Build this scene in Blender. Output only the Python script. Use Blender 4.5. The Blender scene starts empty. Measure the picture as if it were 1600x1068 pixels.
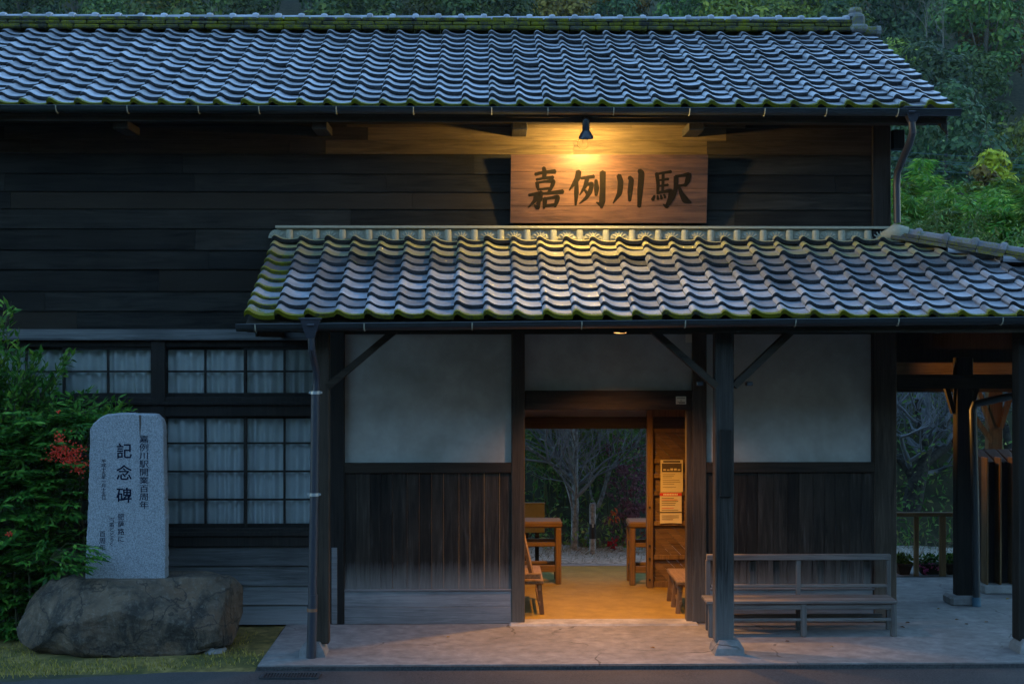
import bpy, math, random
import numpy as np
from mathutils import Vector, Matrix, noise as mn

sc = bpy.context.scene
col = sc.collection
rng = random.Random(7)
NR = np.random.RandomState(11)

# ------------------------------------------------------------------ camera
F = 2222.2
YAW = math.radians(1.03)
CY, CZ = -14.8, 2.92
cd = bpy.data.cameras.new('camera')
cam = bpy.data.objects.new('camera', cd)
col.objects.link(cam)
cam.location = (0, CY, CZ)
cam.rotation_euler = (math.pi / 2, 0, -YAW)
cd.sensor_width = 36.0
cd.lens = 36.0 * F / 1600.0
cd.clip_end = 2000
sc.camera = cam

# ------------------------------------------------------------------ world, sun, exposure
SUN_EL, SUN_ROT = math.radians(5.0), math.radians(25)
w = bpy.data.worlds.new('World')
sc.world = w
w.use_nodes = True
wn = w.node_tree.nodes
sky = wn.new('ShaderNodeTexSky')
sky.sky_type = 'NISHITA'
sky.sun_disc = False
sky.sun_elevation = SUN_EL
sky.sun_rotation = SUN_ROT
sky.ozone_density = 2.5
sky.dust_density = 0.3
bg = wn['Background']
w.node_tree.links.new(sky.outputs[0], bg.inputs[0])
bg.inputs[1].default_value = 0.15
sd = bpy.data.lights.new('sun', 'SUN')
sd.energy = 0.01
sd.angle = math.radians(40)
sd.color = (1.0, 0.9, 0.78)
so = bpy.data.objects.new('sun', sd)
col.objects.link(so)
so.location = (-10, -30, 30)
so.rotation_euler = (math.pi / 2 - SUN_EL, 0, math.pi - SUN_ROT)
sc.view_settings.view_transform = 'Standard'
sc.view_settings.look = 'None'
sc.view_settings.exposure = 3.2
sc.view_settings.gamma = 1.0
sc.cycles.use_denoising = True
sc.cycles.max_bounces = 8
sc.cycles.diffuse_bounces = 4
sc.cycles.transparent_max_bounces = 12


def P(px, py, y):
    u = (px - 800) / F
    v = (534 - py) / F
    dx = math.sin(YAW) + u * math.cos(YAW)
    dy = math.cos(YAW) - u * math.sin(YAW)
    t = (y - CY) / dy
    return Vector((t * dx, y, CZ + t * v))


def G(px, py, z=0.0):
    u = (px - 800) / F
    v = (534 - py) / F
    dx = math.sin(YAW) + u * math.cos(YAW)
    dy = math.cos(YAW) - u * math.sin(YAW)
    t = (z - CZ) / v
    return Vector((t * dx, CY + t * dy, z))


def X(px, y):
    return P(px, 534, y).x


def Z(py, y, px=800):
    return P(px, py, y).z


# ------------------------------------------------------------------ materials
class NB:
    def __init__(s, name):
        s.m = bpy.data.materials.new(name)
        s.m.use_nodes = True
        s.t = s.m.node_tree
        s.b = s.t.nodes['Principled BSDF']
        s.out = s.t.nodes['Material Output']

    def n(s, typ, ins=None, **kw):
        nd = s.t.nodes.new('ShaderNode' + typ)
        for k, v in kw.items():
            setattr(nd, k, v)
        for k, v in (ins or {}).items():
            s.set(nd.inputs[k], v)
        return nd

    def set(s, sock, v):
        if isinstance(v, bpy.types.NodeSocket):
            s.t.links.new(v, sock)
        else:
            if isinstance(v, (tuple, list)) and len(v) == 3 and sock.type == 'RGBA':
                v = tuple(v) + (1,)
            sock.default_value = v

    def math(s, op, a, b=0.5, c=None, clamp=False):
        nd = s.n('Math', operation=op, use_clamp=clamp)
        s.set(nd.inputs[0], a)
        s.set(nd.inputs[1], b)
        if c is not None:
            s.set(nd.inputs[2], c)
        return nd.outputs[0]

    def mix(s, f, a, b, blend='MIX'):
        nd = s.n('Mix', data_type='RGBA', blend_type=blend)
        s.set(nd.inputs[0], f)
        s.set(nd.inputs[6], a)
        s.set(nd.inputs[7], b)
        return nd.outputs[2]

    def ramp(s, f, stops):
        nd = s.n('ValToRGB')
        e = nd.color_ramp.elements
        while len(e) < len(stops):
            e.new(0.5)
        for i, (p, c) in enumerate(stops):
            e[i].position = p
            e[i].color = (c, c, c, 1) if not isinstance(c, (tuple, list)) else tuple(c) + (1,)
        s.set(nd.inputs[0], f)
        return nd.outputs[0]

    def noise(s, vec, scale, detail=4, rough=0.6, dist=0.0):
        return s.n('TexNoise', {'Vector': vec, 'Scale': scale, 'Detail': detail, 'Roughness': rough, 'Distortion': dist}).outputs[0]

    def obj(s):
        return s.n('TexCoord').outputs['Object']

    def island(s):
        return s.n('NewGeometry').outputs['Random Per Island']

    def mapped(s, vec, scale):
        return s.n('Mapping', {'Vector': vec, 'Scale': scale}).outputs[0]

    def bump(s, h, strength=0.3, dist=0.01):
        b = s.n('Bump', {'Height': h, 'Strength': strength, 'Distance': dist})
        s.set(s.b.inputs['Normal'], b.outputs[0])

    def base(s, c):
        s.set(s.b.inputs['Base Color'], c)

    def rough(s, r):
        s.set(s.b.inputs['Roughness'], r)

    def spec(s, v):
        s.b.inputs['Specular IOR Level'].default_value = v


def wood(name, dark, light, axis='x', rough=0.72, var=0.35, grain=26.0, wear=None, spec=0.12, patch=None):
    m = NB(name)
    isl = m.island()
    off = m.n('CombineXYZ', {0: m.math('MULTIPLY', isl, 17.0), 1: m.math('MULTIPLY', isl, 31.0), 2: m.math('MULTIPLY', isl, 23.0)}).outputs[0]
    o = m.obj()
    v = m.n('VectorMath', {0: o, 1: off}, operation='ADD').outputs[0]
    sc_ = {'x': (1.1, grain, grain), 'y': (grain, 1.1, grain), 'z': (grain, grain, 1.1)}[axis]
    g = m.noise(m.mapped(v, sc_), 1.6, 7, 0.68, 0.9)
    g2 = m.noise(v, 1.7, 3, 0.5)
    f = m.math('ADD', m.math('MULTIPLY', g, 0.8), m.math('MULTIPLY', g2, 0.35))
    c = m.mix(m.ramp(f, [(0.36, 0.0), (0.70, 1.0)]), dark, light)
    if patch:
        pk = m.math('FRACT', m.math('MULTIPLY', isl, 37.7))
        c = m.mix(m.math('MULTIPLY', m.math('GREATER_THAN', pk, patch[0]), 0.65), c, patch[1])
    val = m.math('ADD', m.math('MULTIPLY', isl, 2 * var), 1.0 - var)
    hs = m.n('HueSaturation', {'Value': val, 'Color': c}).outputs[0]
    if wear:
        z0, z1, wc, amt = wear
        sep = m.n('SeparateXYZ', {0: o}).outputs[2]
        h = m.n('MapRange', {0: sep, 1: z1, 2: z0, 3: 0.0, 4: 1.0}).outputs[0]
        wf = m.math('MULTIPLY', m.math('ADD', h, m.math('SUBTRACT', m.math('MULTIPLY', g, 0.9), 0.5)), amt, clamp=True)
        hs = m.mix(wf, hs, wc)
    m.base(hs)
    m.rough(rough)
    m.spec(spec)
    m.bump(g, 0.5, 0.006)
    return m.m


def speck(name, c1, c2, scale, rough=0.85, bump=0.3, bscale=None, big=None, spec=0.3, bdist=0.006):
    m = NB(name)
    o = m.obj()
    n = m.noise(o, scale, 5, 0.65)
    c = m.mix(m.ramp(n, [(0.36, 0.0), (0.64, 1.0)]), c1, c2)
    if big:
        bn = m.noise(o, big[0], 4, 0.6, 0.4)
        c = m.mix(m.math('MULTIPLY', m.ramp(bn, [(big[2], 0.0), (big[3], 1.0)]), big[4]), c, big[1])
    m.base(c)
    m.rough(rough)
    m.spec(spec)
    m.bump(m.noise(o, bscale or scale * 1.7, 6, 0.7), bump, bdist)
    return m.m


def plain(name, c, rough=0.5, metal=0.0, spec=0.4, var=0.25, scale=14):
    m = NB(name)
    n = m.noise(m.obj(), scale, 4, 0.6)
    m.base(m.mix(n, tuple(x * (1 - var) for x in c), tuple(min(1, x * (1 + var)) for x in c)))
    m.rough(rough)
    m.b.inputs['Metallic'].default_value = metal
    m.spec(spec)
    m.bump(n, 0.08, 0.004)
    return m.m


def leafmat(name, c1, c2, c3=None, trans=0.3, rough=0.6):
    m = NB(name)
    isl = m.island()
    stops = [(0.0, c1), (0.65, c2)] + ([(1.0, c3)] if c3 else [])
    c = m.ramp(isl, stops)
    oi = m.n('ObjectInfo').outputs['Random']
    c = m.n('HueSaturation', {'Color': c, 'Value': m.math('ADD', m.math('MULTIPLY', oi, 0.95), 0.5),
                              'Hue': m.math('ADD', m.math('MULTIPLY', oi, 0.05), 0.475)}).outputs[0]
    m.base(c)
    m.rough(rough)
    m.spec(0.25)
    tr = m.n('BsdfTranslucent', {'Color': c})
    mx = m.n('MixShader', {0: trans})
    m.t.links.new(m.b.outputs[0], mx.inputs[1])
    m.t.links.new(tr.outputs[0], mx.inputs[2])
    m.t.links.new(mx.outputs[0], m.out.inputs[0])
    return m.m


def emit(name, c, s):
    m = NB(name)
    m.base((0.8, 0.7, 0.5))
    m.set(m.b.inputs['Emission Color'], c)
    m.b.inputs['Emission Strength'].default_value = s
    return m.m


def tilemat(name, moss_gain=1.0, r0=0.30):
    m = NB(name)
    o = m.obj()
    isl = m.island()
    n = m.noise(o, 9, 5, 0.65)
    n2 = m.noise(o, 70, 4, 0.7)
    c = m.mix(m.ramp(n, [(0.3, 0.0), (0.7, 1.0)]), (0.235, 0.235, 0.265), (0.375, 0.37, 0.405))
    c = m.n('HueSaturation', {'Color': c, 'Value': m.math('ADD', m.math('MULTIPLY', isl, 0.62), 0.55)}).outputs[0]
    blot = m.noise(o, 1.1, 5, 0.7, 0.6)
    c = m.mix(m.ramp(blot, [(0.55, 0.0), (0.72, 0.55)]), c, (0.06, 0.06, 0.062))
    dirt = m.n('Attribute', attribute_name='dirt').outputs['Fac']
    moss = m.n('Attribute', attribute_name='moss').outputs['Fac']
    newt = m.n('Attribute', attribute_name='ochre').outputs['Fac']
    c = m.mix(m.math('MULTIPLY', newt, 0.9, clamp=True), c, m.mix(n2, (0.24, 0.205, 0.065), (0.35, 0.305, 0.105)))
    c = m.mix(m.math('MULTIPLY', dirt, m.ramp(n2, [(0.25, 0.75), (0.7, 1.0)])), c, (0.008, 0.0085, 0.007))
    mf = m.math('ADD', m.math('MULTIPLY', moss, 1.5 * moss_gain), m.math('SUBTRACT', m.math('MULTIPLY', n, 1.2), 1.1))
    mf = m.ramp(m.math('ADD', mf, m.math('MULTIPLY', m.math('SUBTRACT', n2, 0.5), 1.3)), [(0.15, 0.0), (0.5, 1.0)])
    c = m.mix(mf, c, m.mix(n2, (0.06, 0.064, 0.005), (0.22, 0.21, 0.011)))
    m.base(c)
    m.rough(m.math('ADD', m.math('MULTIPLY', mf, 0.45), m.math('ADD', m.math('ADD', m.math('MULTIPLY', n, 0.25), m.math('MULTIPLY', dirt, 0.5)), r0), clamp=True))
    m.set(m.b.inputs['Specular IOR Level'], m.math('SUBTRACT', 0.5, m.math('MULTIPLY', dirt, 0.45)))
    m.bump(m.math('ADD', m.math('MULTIPLY', n2, 0.5), m.math('MULTIPLY', m.math('MULTIPLY', mf, n2), 2.5)), 0.35, 0.006)
    return m.m


M = {}
M['board_dark'] = wood('old dark cladding', (0.002, 0.002, 0.0017), (0.022, 0.0195, 0.0155), 'x', 0.78, 0.35, 15, patch=(.86, (0.024, 0.017, 0.011)))
M['pine_lamplit'] = wood('lamplit pine cladding', (0.035, 0.024, 0.013), (0.125, 0.086, 0.045), 'x', 0.65, 0.25, 18)  # pine made paler where the sign lamp's pool of light falls
M['board_unlit'] = wood('unlit brown cladding', (0.008, 0.006, 0.0042), (0.04, 0.03, 0.019), 'x', 0.75, 0.4, 18)  # same rows outside the lamp pool, shade put into the colour
M['board_low'] = wood('weathered low cladding', (0.03, 0.03, 0.029), (0.10, 0.098, 0.093), 'x', 0.75, 0.3, 24, wear=(0.0, 0.55, (0.22, 0.22, 0.215), 0.9))
M['board_grey'] = wood('grey weathered plank', (0.08, 0.08, 0.08), (0.22, 0.215, 0.21), 'x', 0.8, 0.2, 24)
M['board_vert'] = wood('vertical wainscot', (0.004, 0.0034, 0.0028), (0.040, 0.031, 0.0225), 'z', 0.72, 0.4, 16, wear=(0.34, 0.66, (0.17, 0.16, 0.145), 0.9))
M['post'] = wood('old brown post', (0.014, 0.011, 0.008), (0.07, 0.052, 0.036), 'z', 0.7, 0.25, 20, wear=(0.0, 0.8, (0.15, 0.12, 0.09), 0.8))
M['post_brown'] = wood('brown porch post', (0.02, 0.015, 0.011), (0.075, 0.055, 0.04), 'z', 0.7, 0.25, 26)
M['post_dark'] = wood('dark post', (0.007, 0.006, 0.0052), (0.028, 0.0235, 0.019), 'z', 0.7, 0.25, 26)
M['porch_post'] = wood('porch post', (0.010, 0.009, 0.008), (0.052, 0.044, 0.037), 'z', 0.7, 0.2, 26, wear=(0.1, 0.9, (0.17, 0.16, 0.15), 0.7))
M['beam'] = wood('dark beam', (0.009, 0.007, 0.005), (0.042, 0.031, 0.021), 'x', 0.7, 0.25, 22)
M['beam_y'] = wood('dark rafter', (0.02, 0.017, 0.013), (0.06, 0.05, 0.04), 'y', 0.7, 0.25, 22)
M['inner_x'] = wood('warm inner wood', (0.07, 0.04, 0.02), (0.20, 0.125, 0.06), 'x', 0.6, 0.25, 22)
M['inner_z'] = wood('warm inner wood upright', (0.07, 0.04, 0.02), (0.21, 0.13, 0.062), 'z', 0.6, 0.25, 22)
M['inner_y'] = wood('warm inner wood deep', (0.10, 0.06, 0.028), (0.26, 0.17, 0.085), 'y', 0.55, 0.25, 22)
M['bench'] = wood('grey bench wood', (0.05, 0.045, 0.041), (0.175, 0.158, 0.142), 'x', 0.75, 0.2, 28)
M['bench_z'] = wood('grey bench wood upright', (0.05, 0.045, 0.041), (0.165, 0.15, 0.135), 'z', 0.75, 0.2, 28)
M['sign'] = wood('sign plank', (0.014, 0.0058, 0.0033), (0.115, 0.051, 0.027), 'x', 0.55, 0.16, 13, spec=0.4)
M['ink'] = plain('dark brown ink', (0.007, 0.0045, 0.002), 0.8, spec=0.1)
M['plaster'] = speck('old plaster', (0.32, 0.305, 0.265), (0.40, 0.385, 0.345), 3.0, 0.9, 0.15, 60, big=(1.3, (0.19, 0.175, 0.14), 0.45, 0.75, 0.6))
M['tile'] = tilemat('grey pantile', 0.75)
M['tile_moss'] = tilemat('mossy grey pantile', 1.0, 0.42)
M['concrete'] = speck('worn concrete', (0.21, 0.20, 0.19), (0.35, 0.34, 0.32), 5.5, 0.9, 0.35, 45, big=(0.9, (0.15, 0.14, 0.13), 0.5, 0.75, 0.7))
M['earth_floor'] = speck('pale earthen floor', (0.215, 0.14, 0.022), (0.29, 0.19, 0.032), 4.0, 0.85, 0.2, 30)
M['asphalt'] = speck('asphalt', (0.02, 0.0195, 0.02), (0.065, 0.062, 0.062), 60, 0.85, 0.8, 90, big=(1.1, (0.075, 0.068, 0.063), 0.45, 0.7, 0.6))
M['granite'] = speck('granite', (0.14, 0.148, 0.16), (0.36, 0.372, 0.39), 110, 0.75, 0.4, 90)
M['stone'] = speck('grey stone', (0.12, 0.115, 0.11), (0.30, 0.29, 0.28), 14, 0.9, 0.6, 30)
M['metal_dark'] = plain('dark painted gutter', (0.022, 0.026, 0.028), 0.4, 0.0, 0.5)
M['pipe'] = plain('weathered drain pipe', (0.03, 0.031, 0.04), 0.45, 0.0, 0.5)
M['band'] = plain('zinc band', (0.45, 0.45, 0.45), 0.4, 0.6)
M['rust'] = plain('rusty band', (0.22, 0.10, 0.05), 0.7)
M['flash'] = plain('grey ridge mortar', (0.28, 0.27, 0.205), 0.8, scale=30)
M['lampmetal'] = plain('dark lamp enamel', (0.03, 0.03, 0.04), 0.3)
M['bulb'] = emit('lit bulb', (1.0, 0.46, 0.13), 0.3)
M['bulb_front'] = emit('lit reflector bulb', (1.0, 0.70, 0.3), 0.6)
M['curtain'] = plain('off white curtain', (0.66, 0.67, 0.65), 0.9, var=0.05)
M['paper'] = plain('aged paper', (0.55, 0.49, 0.36), 0.8, var=0.08)
M['paperwhite'] = plain('white paper', (0.68, 0.64, 0.54), 0.8, var=0.06)
M['red'] = plain('red print', (0.50, 0.04, 0.02), 0.7)
M['print'] = plain('dark print', (0.07, 0.05, 0.04), 0.7)
M['inscription'] = plain('engraved blue black', (0.004, 0.007, 0.022), 0.9, spec=0.1)
M['iron'] = plain('iron', (0.07, 0.075, 0.08), 0.5, 0.7)
M['bark'] = speck('lichened grey bark', (0.10, 0.10, 0.10), (0.34, 0.35, 0.35), 16, 0.9, 0.6, 30)
M['twig'] = plain('pale twig', (0.19, 0.19, 0.2), 0.85)
M['bark_dark'] = speck('dark bark', (0.03, 0.027, 0.022), (0.09, 0.08, 0.065), 16, 0.9, 0.6, 30)
M['grey_trunk'] = plain('dull grey trunk', (0.09, 0.09, 0.075), 0.9)
M['stem'] = plain('green brown stem', (0.06, 0.06, 0.025), 0.8)
M['culm'] = plain('bamboo culm', (0.11, 0.12, 0.04), 0.6)
M['soil'] = speck('leafy soil', (0.025, 0.03, 0.014), (0.07, 0.065, 0.03), 3.0, 0.95, 0.6, 14)
M['gravel'] = speck('pale gravel and dry grass', (0.22, 0.20, 0.16), (0.48, 0.44, 0.37), 22, 0.9, 0.9, 30, bdist=0.03)
M['grassbed'] = speck('mossy ground', (0.10, 0.08, 0.02), (0.28, 0.20, 0.06), 12, 0.95, 0.6, 40, big=(1.6, (0.05, 0.055, 0.012), 0.42, 0.62, 0.8))
M['grass'] = leafmat('grass blade', (0.08, 0.085, 0.012), (0.30, 0.22, 0.04), (0.42, 0.29, 0.08))
M['nandina'] = leafmat('nandina leaf', (0.018, 0.062, 0.011), (0.058, 0.16, 0.02), (0.15, 0.27, 0.035), 0.3, 0.45)
M['shrubleaf'] = leafmat('tall shrub leaf', (0.024, 0.085, 0.014), (0.08, 0.205, 0.025), (0.20, 0.31, 0.035), 0.3, 0.45)
M['berry'] = plain('red berry', (0.75, 0.05, 0.02), 0.35)
M['ev1'] = leafmat('evergreen leaf', (0.026, 0.055, 0.016), (0.062, 0.11, 0.024), (0.12, 0.17, 0.035))
M['ev2'] = leafmat('olive leaf', (0.045, 0.065, 0.01), (0.11, 0.135, 0.018), (0.19, 0.20, 0.026))
M['ev3'] = leafmat('blue green leaf', (0.018, 0.048, 0.02), (0.05, 0.10, 0.038), (0.095, 0.155, 0.055))
M['autumn'] = leafmat('ochre leaf', (0.08, 0.06, 0.012), (0.15, 0.10, 0.016), (0.20, 0.13, 0.02))
M['lime'] = leafmat('lime leaf', (0.19, 0.22, 0.012), (0.36, 0.37, 0.02), (0.44, 0.43, 0.03))
M['bamleaf'] = leafmat('bamboo leaf', (0.05, 0.13, 0.016), (0.12, 0.25, 0.028), (0.28, 0.33, 0.03), 0.35)
M['under'] = leafmat('undergrowth leaf', (0.05, 0.12, 0.03), (0.13, 0.24, 0.05), (0.28, 0.28, 0.07))
M['pinkleaf'] = leafmat('reddish leaf', (0.22, 0.07, 0.08), (0.42, 0.17, 0.18), (0.50, 0.26, 0.24))
M['redleaf'] = leafmat('scarlet leaf', (0.35, 0.02, 0.015), (0.5, 0.04, 0.02))
M['pink'] = plain('pink petal', (0.55, 0.08, 0.22), 0.6)
M['browner'] = leafmat('dry leaf', (0.12, 0.06, 0.025), (0.24, 0.12, 0.04))
M['wire'] = plain('cable', (0.03, 0.07, 0.08), 0.5)
M['olive'] = plain('olive board', (0.10, 0.09, 0.04), 0.6)
M['dark'] = plain('black paint', (0.01, 0.01, 0.012), 0.6)
M['plate'] = plain('pale plate', (0.30, 0.30, 0.30), 0.5)
M['bluepl'] = plain('blue plate', (0.05, 0.11, 0.15), 0.5)
M['orange'] = plain('orange disc', (0.5, 0.14, 0.03), 0.5)


def boulder_mat():
    m = NB('boulder rock')
    o = m.obj()
    n = m.noise(o, 3.0, 6, 0.6, 0.8)
    n2 = m.noise(o, 22, 5, 0.7)
    st = m.noise(m.mapped(o, (1.7, 1.7, 1.5)), 1.5, 7, 0.68, 0.8)
    c = m.mix(m.ramp(n, [(0.32, 0.0), (0.68, 1.0)]), (0.05, 0.036, 0.024), (0.17, 0.115, 0.072))
    c = m.mix(m.ramp(m.noise(o, 1.5, 4, 0.6, 0.7), [(0.5, 0.0), (0.68, 0.8)]), c, (0.13, 0.07, 0.035))
    c = m.mix(m.ramp(st, [(0.46, 0.0), (0.60, 0.85)]), c, (0.015, 0.015, 0.012))
    c = m.mix(m.ramp(n2, [(0.52, 0.0), (0.7, 0.45)]), c, (0.20, 0.17, 0.135))
    ck = m.n('TexVoronoi', {'Vector': m.n('VectorMath', {0: o, 1: m.n('VectorMath', {0: m.n('TexNoise', {'Vector': o, 'Scale': 4.0, 'Detail': 5.0}).outputs[1], 'Scale': 0.5}, operation='SCALE').outputs[0]}, operation='ADD').outputs[0], 'Scale': 1.7}, feature='DISTANCE_TO_EDGE').outputs['Distance']
    c = m.mix(m.math('MULTIPLY', m.ramp(ck, [(0.0, 1.0), (0.022, 0.0)]), 0.8), c, (0.008, 0.007, 0.006))
    m.base(c)
    m.rough(0.85)
    m.bump(m.math('ADD', n2, m.math('MULTIPLY', n, 0.6)), 0.9, 0.03)
    return m.m


def glass_mat():
    m = NB('old window glass')
    tr = m.n('BsdfTransparent', {'Color': (0.96, 0.97, 0.97)})
    gl = m.n('BsdfGlossy', {'Color': (0.9, 0.95, 1.0), 'Roughness': 0.05})
    bn = m.n('Bump', {'Height': m.noise(m.obj(), 3.0, 2), 'Strength': 0.08})
    m.t.links.new(bn.outputs[0], gl.inputs['Normal'])
    fr = m.n('Fresnel', {0: 1.5})
    mx = m.n('MixShader', {0: fr.outputs[0]})
    m.t.links.new(tr.outputs[0], mx.inputs[1])
    m.t.links.new(gl.outputs[0], mx.inputs[2])
    m.t.links.new(mx.outputs[0], m.out.inputs[0])
    return m.m


M['boulder'] = boulder_mat()
M['glass'] = glass_mat()

# ------------------------------------------------------------------ builders
ORI = {}


class MB:
    def __init__(s):
        s.v, s.f = [], []
        s.att = {}

    def add(s, vs, fs):
        b = len(s.v)
        s.v += [tuple(p) for p in vs]
        s.f += [tuple(i + b for i in f) for f in fs]

    def box(s, x0, x1, y0, y1, z0, z1):
        if x0 > x1: x0, x1 = x1, x0
        if y0 > y1: y0, y1 = y1, y0
        if z0 > z1: z0, z1 = z1, z0
        s.add([(x0, y0, z0), (x1, y0, z0), (x1, y1, z0), (x0, y1, z0), (x0, y0, z1), (x1, y0, z1), (x1, y1, z1), (x0, y1, z1)],
              [(0, 3, 2, 1), (4, 5, 6, 7), (0, 1, 5, 4), (1, 2, 6, 5), (2, 3, 7, 6), (3, 0, 4, 7)])
        return s

    def bev(s, x0, x1, y0, y1, z0, z1, b=0.006):
        """box with chamfered long edges on every side"""
        if x0 > x1: x0, x1 = x1, x0
        if y0 > y1: y0, y1 = y1, y0
        if z0 > z1: z0, z1 = z1, z0
        b = min(b, (x1 - x0) * .3, (y1 - y0) * .3, (z1 - z0) * .3)
        vs, idx = [], {}
        for i in (0, 1):
            for j in (0, 1):
                for k in (0, 1):
                    for a in range(3):
                        p = [x0 if i == 0 else x1, y0 if j == 0 else y1, z0 if k == 0 else z1]
                        for q, e in ((0, i), (1, j), (2, k)):
                            if q != a:
                                p[q] += b if e == 0 else -b
                        idx[(i, j, k, a)] = len(vs)
                        vs.append(p)
        fs = []
        for a in range(3):
            o1, o2 = [q for q in range(3) if q != a]
            for e in (0, 1):
                quad = []
                for (m, n) in ((0, 0), (1, 0), (1, 1), (0, 1)):
                    key = [0, 0, 0]
                    key[a] = e; key[o1] = m; key[o2] = n
                    quad.append(idx[(*key, a)])
                fs.append(quad)
        for a in range(3):
            o1, o2 = [q for q in range(3) if q != a]
            for m in (0, 1):
                for n in (0, 1):
                    k0 = [0, 0, 0]; k0[o1] = m; k0[o2] = n
                    k1 = list(k0); k1[a] = 1
                    fs.append([idx[(*k0, o1)], idx[(*k0, o2)], idx[(*k1, o2)], idx[(*k1, o1)]])
        for i in (0, 1):
            for j in (0, 1):
                for k in (0, 1):
                    fs.append([idx[(i, j, k, 0)], idx[(i, j, k, 1)], idx[(i, j, k, 2)]])
        s.add(vs, fs)
        return s

    def bar(s, p, q, wx, wz, up=(0, 0, 1)):
        p, q = Vector(p), Vector(q)
        d = (q - p).normalized()
        side = d.cross(Vector(up))
        if side.length < 1e-4:
            side = d.cross(Vector((0, 1, 0)))
        side.normalize()
        u = side.cross(d).normalized()
        vs = []
        for c in (p, q):
            for a, b in ((-1, -1), (1, -1), (1, 1), (-1, 1)):
                vs.append(c + side * a * wx / 2 + u * b * wz / 2)
        s.add(vs, [(0, 1, 2, 3), (7, 6, 5, 4), (0, 4, 5, 1), (1, 5, 6, 2), (2, 6, 7, 3), (3, 7, 4, 0)])
        return s

    def tube(s, pts, rad, n=8, cap=True):
        pts = [Vector(p) for p in pts]
        if not isinstance(rad, (list, tuple)):
            rad = [rad] * len(pts)
        vs, fs = [], []
        ref = None
        for i, p in enumerate(pts):
            d = (pts[min(i + 1, len(pts) - 1)] - pts[max(i - 1, 0)]).normalized()
            if ref is None:
                ref = Vector((0, 0, 1)) if abs(d.z) < 0.9 else Vector((1, 0, 0))
            a = d.cross(ref)
            if a.length < 1e-5:
                a = d.cross(Vector((1, 0.3, 0)))
            a.normalize()
            b = d.cross(a).normalized()
            ref = a.cross(d)
            for k in range(n):
                t = 2 * math.pi * k / n
                vs.append(p + (a * math.cos(t) + b * math.sin(t)) * rad[i])
        for i in range(len(pts) - 1):
            for k in range(n):
                k2 = (k + 1) % n
                fs.append((i * n + k, i * n + k2, (i + 1) * n + k2, (i + 1) * n + k))
        if cap:
            fs.append(tuple(range(n - 1, -1, -1)))
            fs.append(tuple((len(pts) - 1) * n + k for k in range(n)))
        s.add(vs, fs)
        return s

    def lathe(s, c, prof, n=20):
        c = Vector(c)
        vs, fs = [], []
        for r, z in prof:
            for k in range(n):
                t = 2 * math.pi * k / n
                vs.append(c + Vector((r * math.cos(t), r * math.sin(t), z)))
        for i in range(len(prof) - 1):
            for k in range(n):
                k2 = (k + 1) % n
                fs.append((i * n + k, i * n + k2, (i + 1) * n + k2, (i + 1) * n + k))
        s.add(vs, fs)
        return s

    def prism(s, poly, y0, y1):
        """outline in x,z swept along y"""
        n = len(poly)
        s.add([(x, y0, z) for x, z in poly] + [(x, y1, z) for x, z in poly],
              [tuple(range(n)), tuple(range(2 * n - 1, n - 1, -1))] + [(i, i + n, (i + 1) % n + n, (i + 1) % n) for i in range(n)])
        return s

    def build(s, name, mat, parent=None, smooth=False, loc=None):
        o = ORI.get(parent.name, Vector((0, 0, 0))) if parent else Vector(loc or (0, 0, 0))
        me = bpy.data.meshes.new(name)
        me.from_pydata([(v[0] - o.x, v[1] - o.y, v[2] - o.z) for v in s.v], [], s.f)
        for k, arr in s.att.items():
            a = me.attributes.new(k, 'FLOAT', 'POINT')
            a.data.foreach_set('value', np.array(arr, dtype=np.float32))
        if smooth:
            me.polygons.foreach_set('use_smooth', np.ones(len(me.polygons), dtype=bool))
            if smooth != 'all':
                me.set_sharp_from_angle(angle=math.radians(38))
        me.materials.append(mat)
        ob = bpy.data.objects.new(name, me)
        col.objects.link(ob)
        if parent:
            ob.parent = parent
        else:
            ob.location = o
        ORI[ob.name] = o
        return ob


def tag(o, label=None, cat=None, group=None, kind=None):
    if label: o['label'] = label
    if cat: o['category'] = cat
    if group: o['group'] = group
    if kind: o['kind'] = kind
    return o


def thing(name, loc, label, cat, group=None):
    o = bpy.data.objects.new(name, None)
    o.empty_display_size = 0.1
    col.objects.link(o)
    o.location = loc
    ORI[o.name] = Vector(loc)
    return tag(o, label, cat, group)


def struct(mb, name, mat, smooth=False):
    return tag(mb.build(name, mat, smooth=smooth), kind='structure')


def copy_tree(o, parent=None):
    c = o.copy()
    col.objects.link(c)
    if parent:
        c.parent = parent
    for ch in [x for x in bpy.data.objects if x.parent == o]:
        copy_tree(ch, c)
    return c


def grid_mesh(mb, xs, ys, zf):
    nx, ny = len(xs), len(ys)
    vs = [(x, y, zf(x, y)) for y in ys for x in xs]
    fs = [(j * nx + i, j * nx + i + 1, (j + 1) * nx + i + 1, (j + 1) * nx + i) for j in range(ny - 1) for i in range(nx - 1)]
    mb.add(vs, fs)
    return mb


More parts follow.
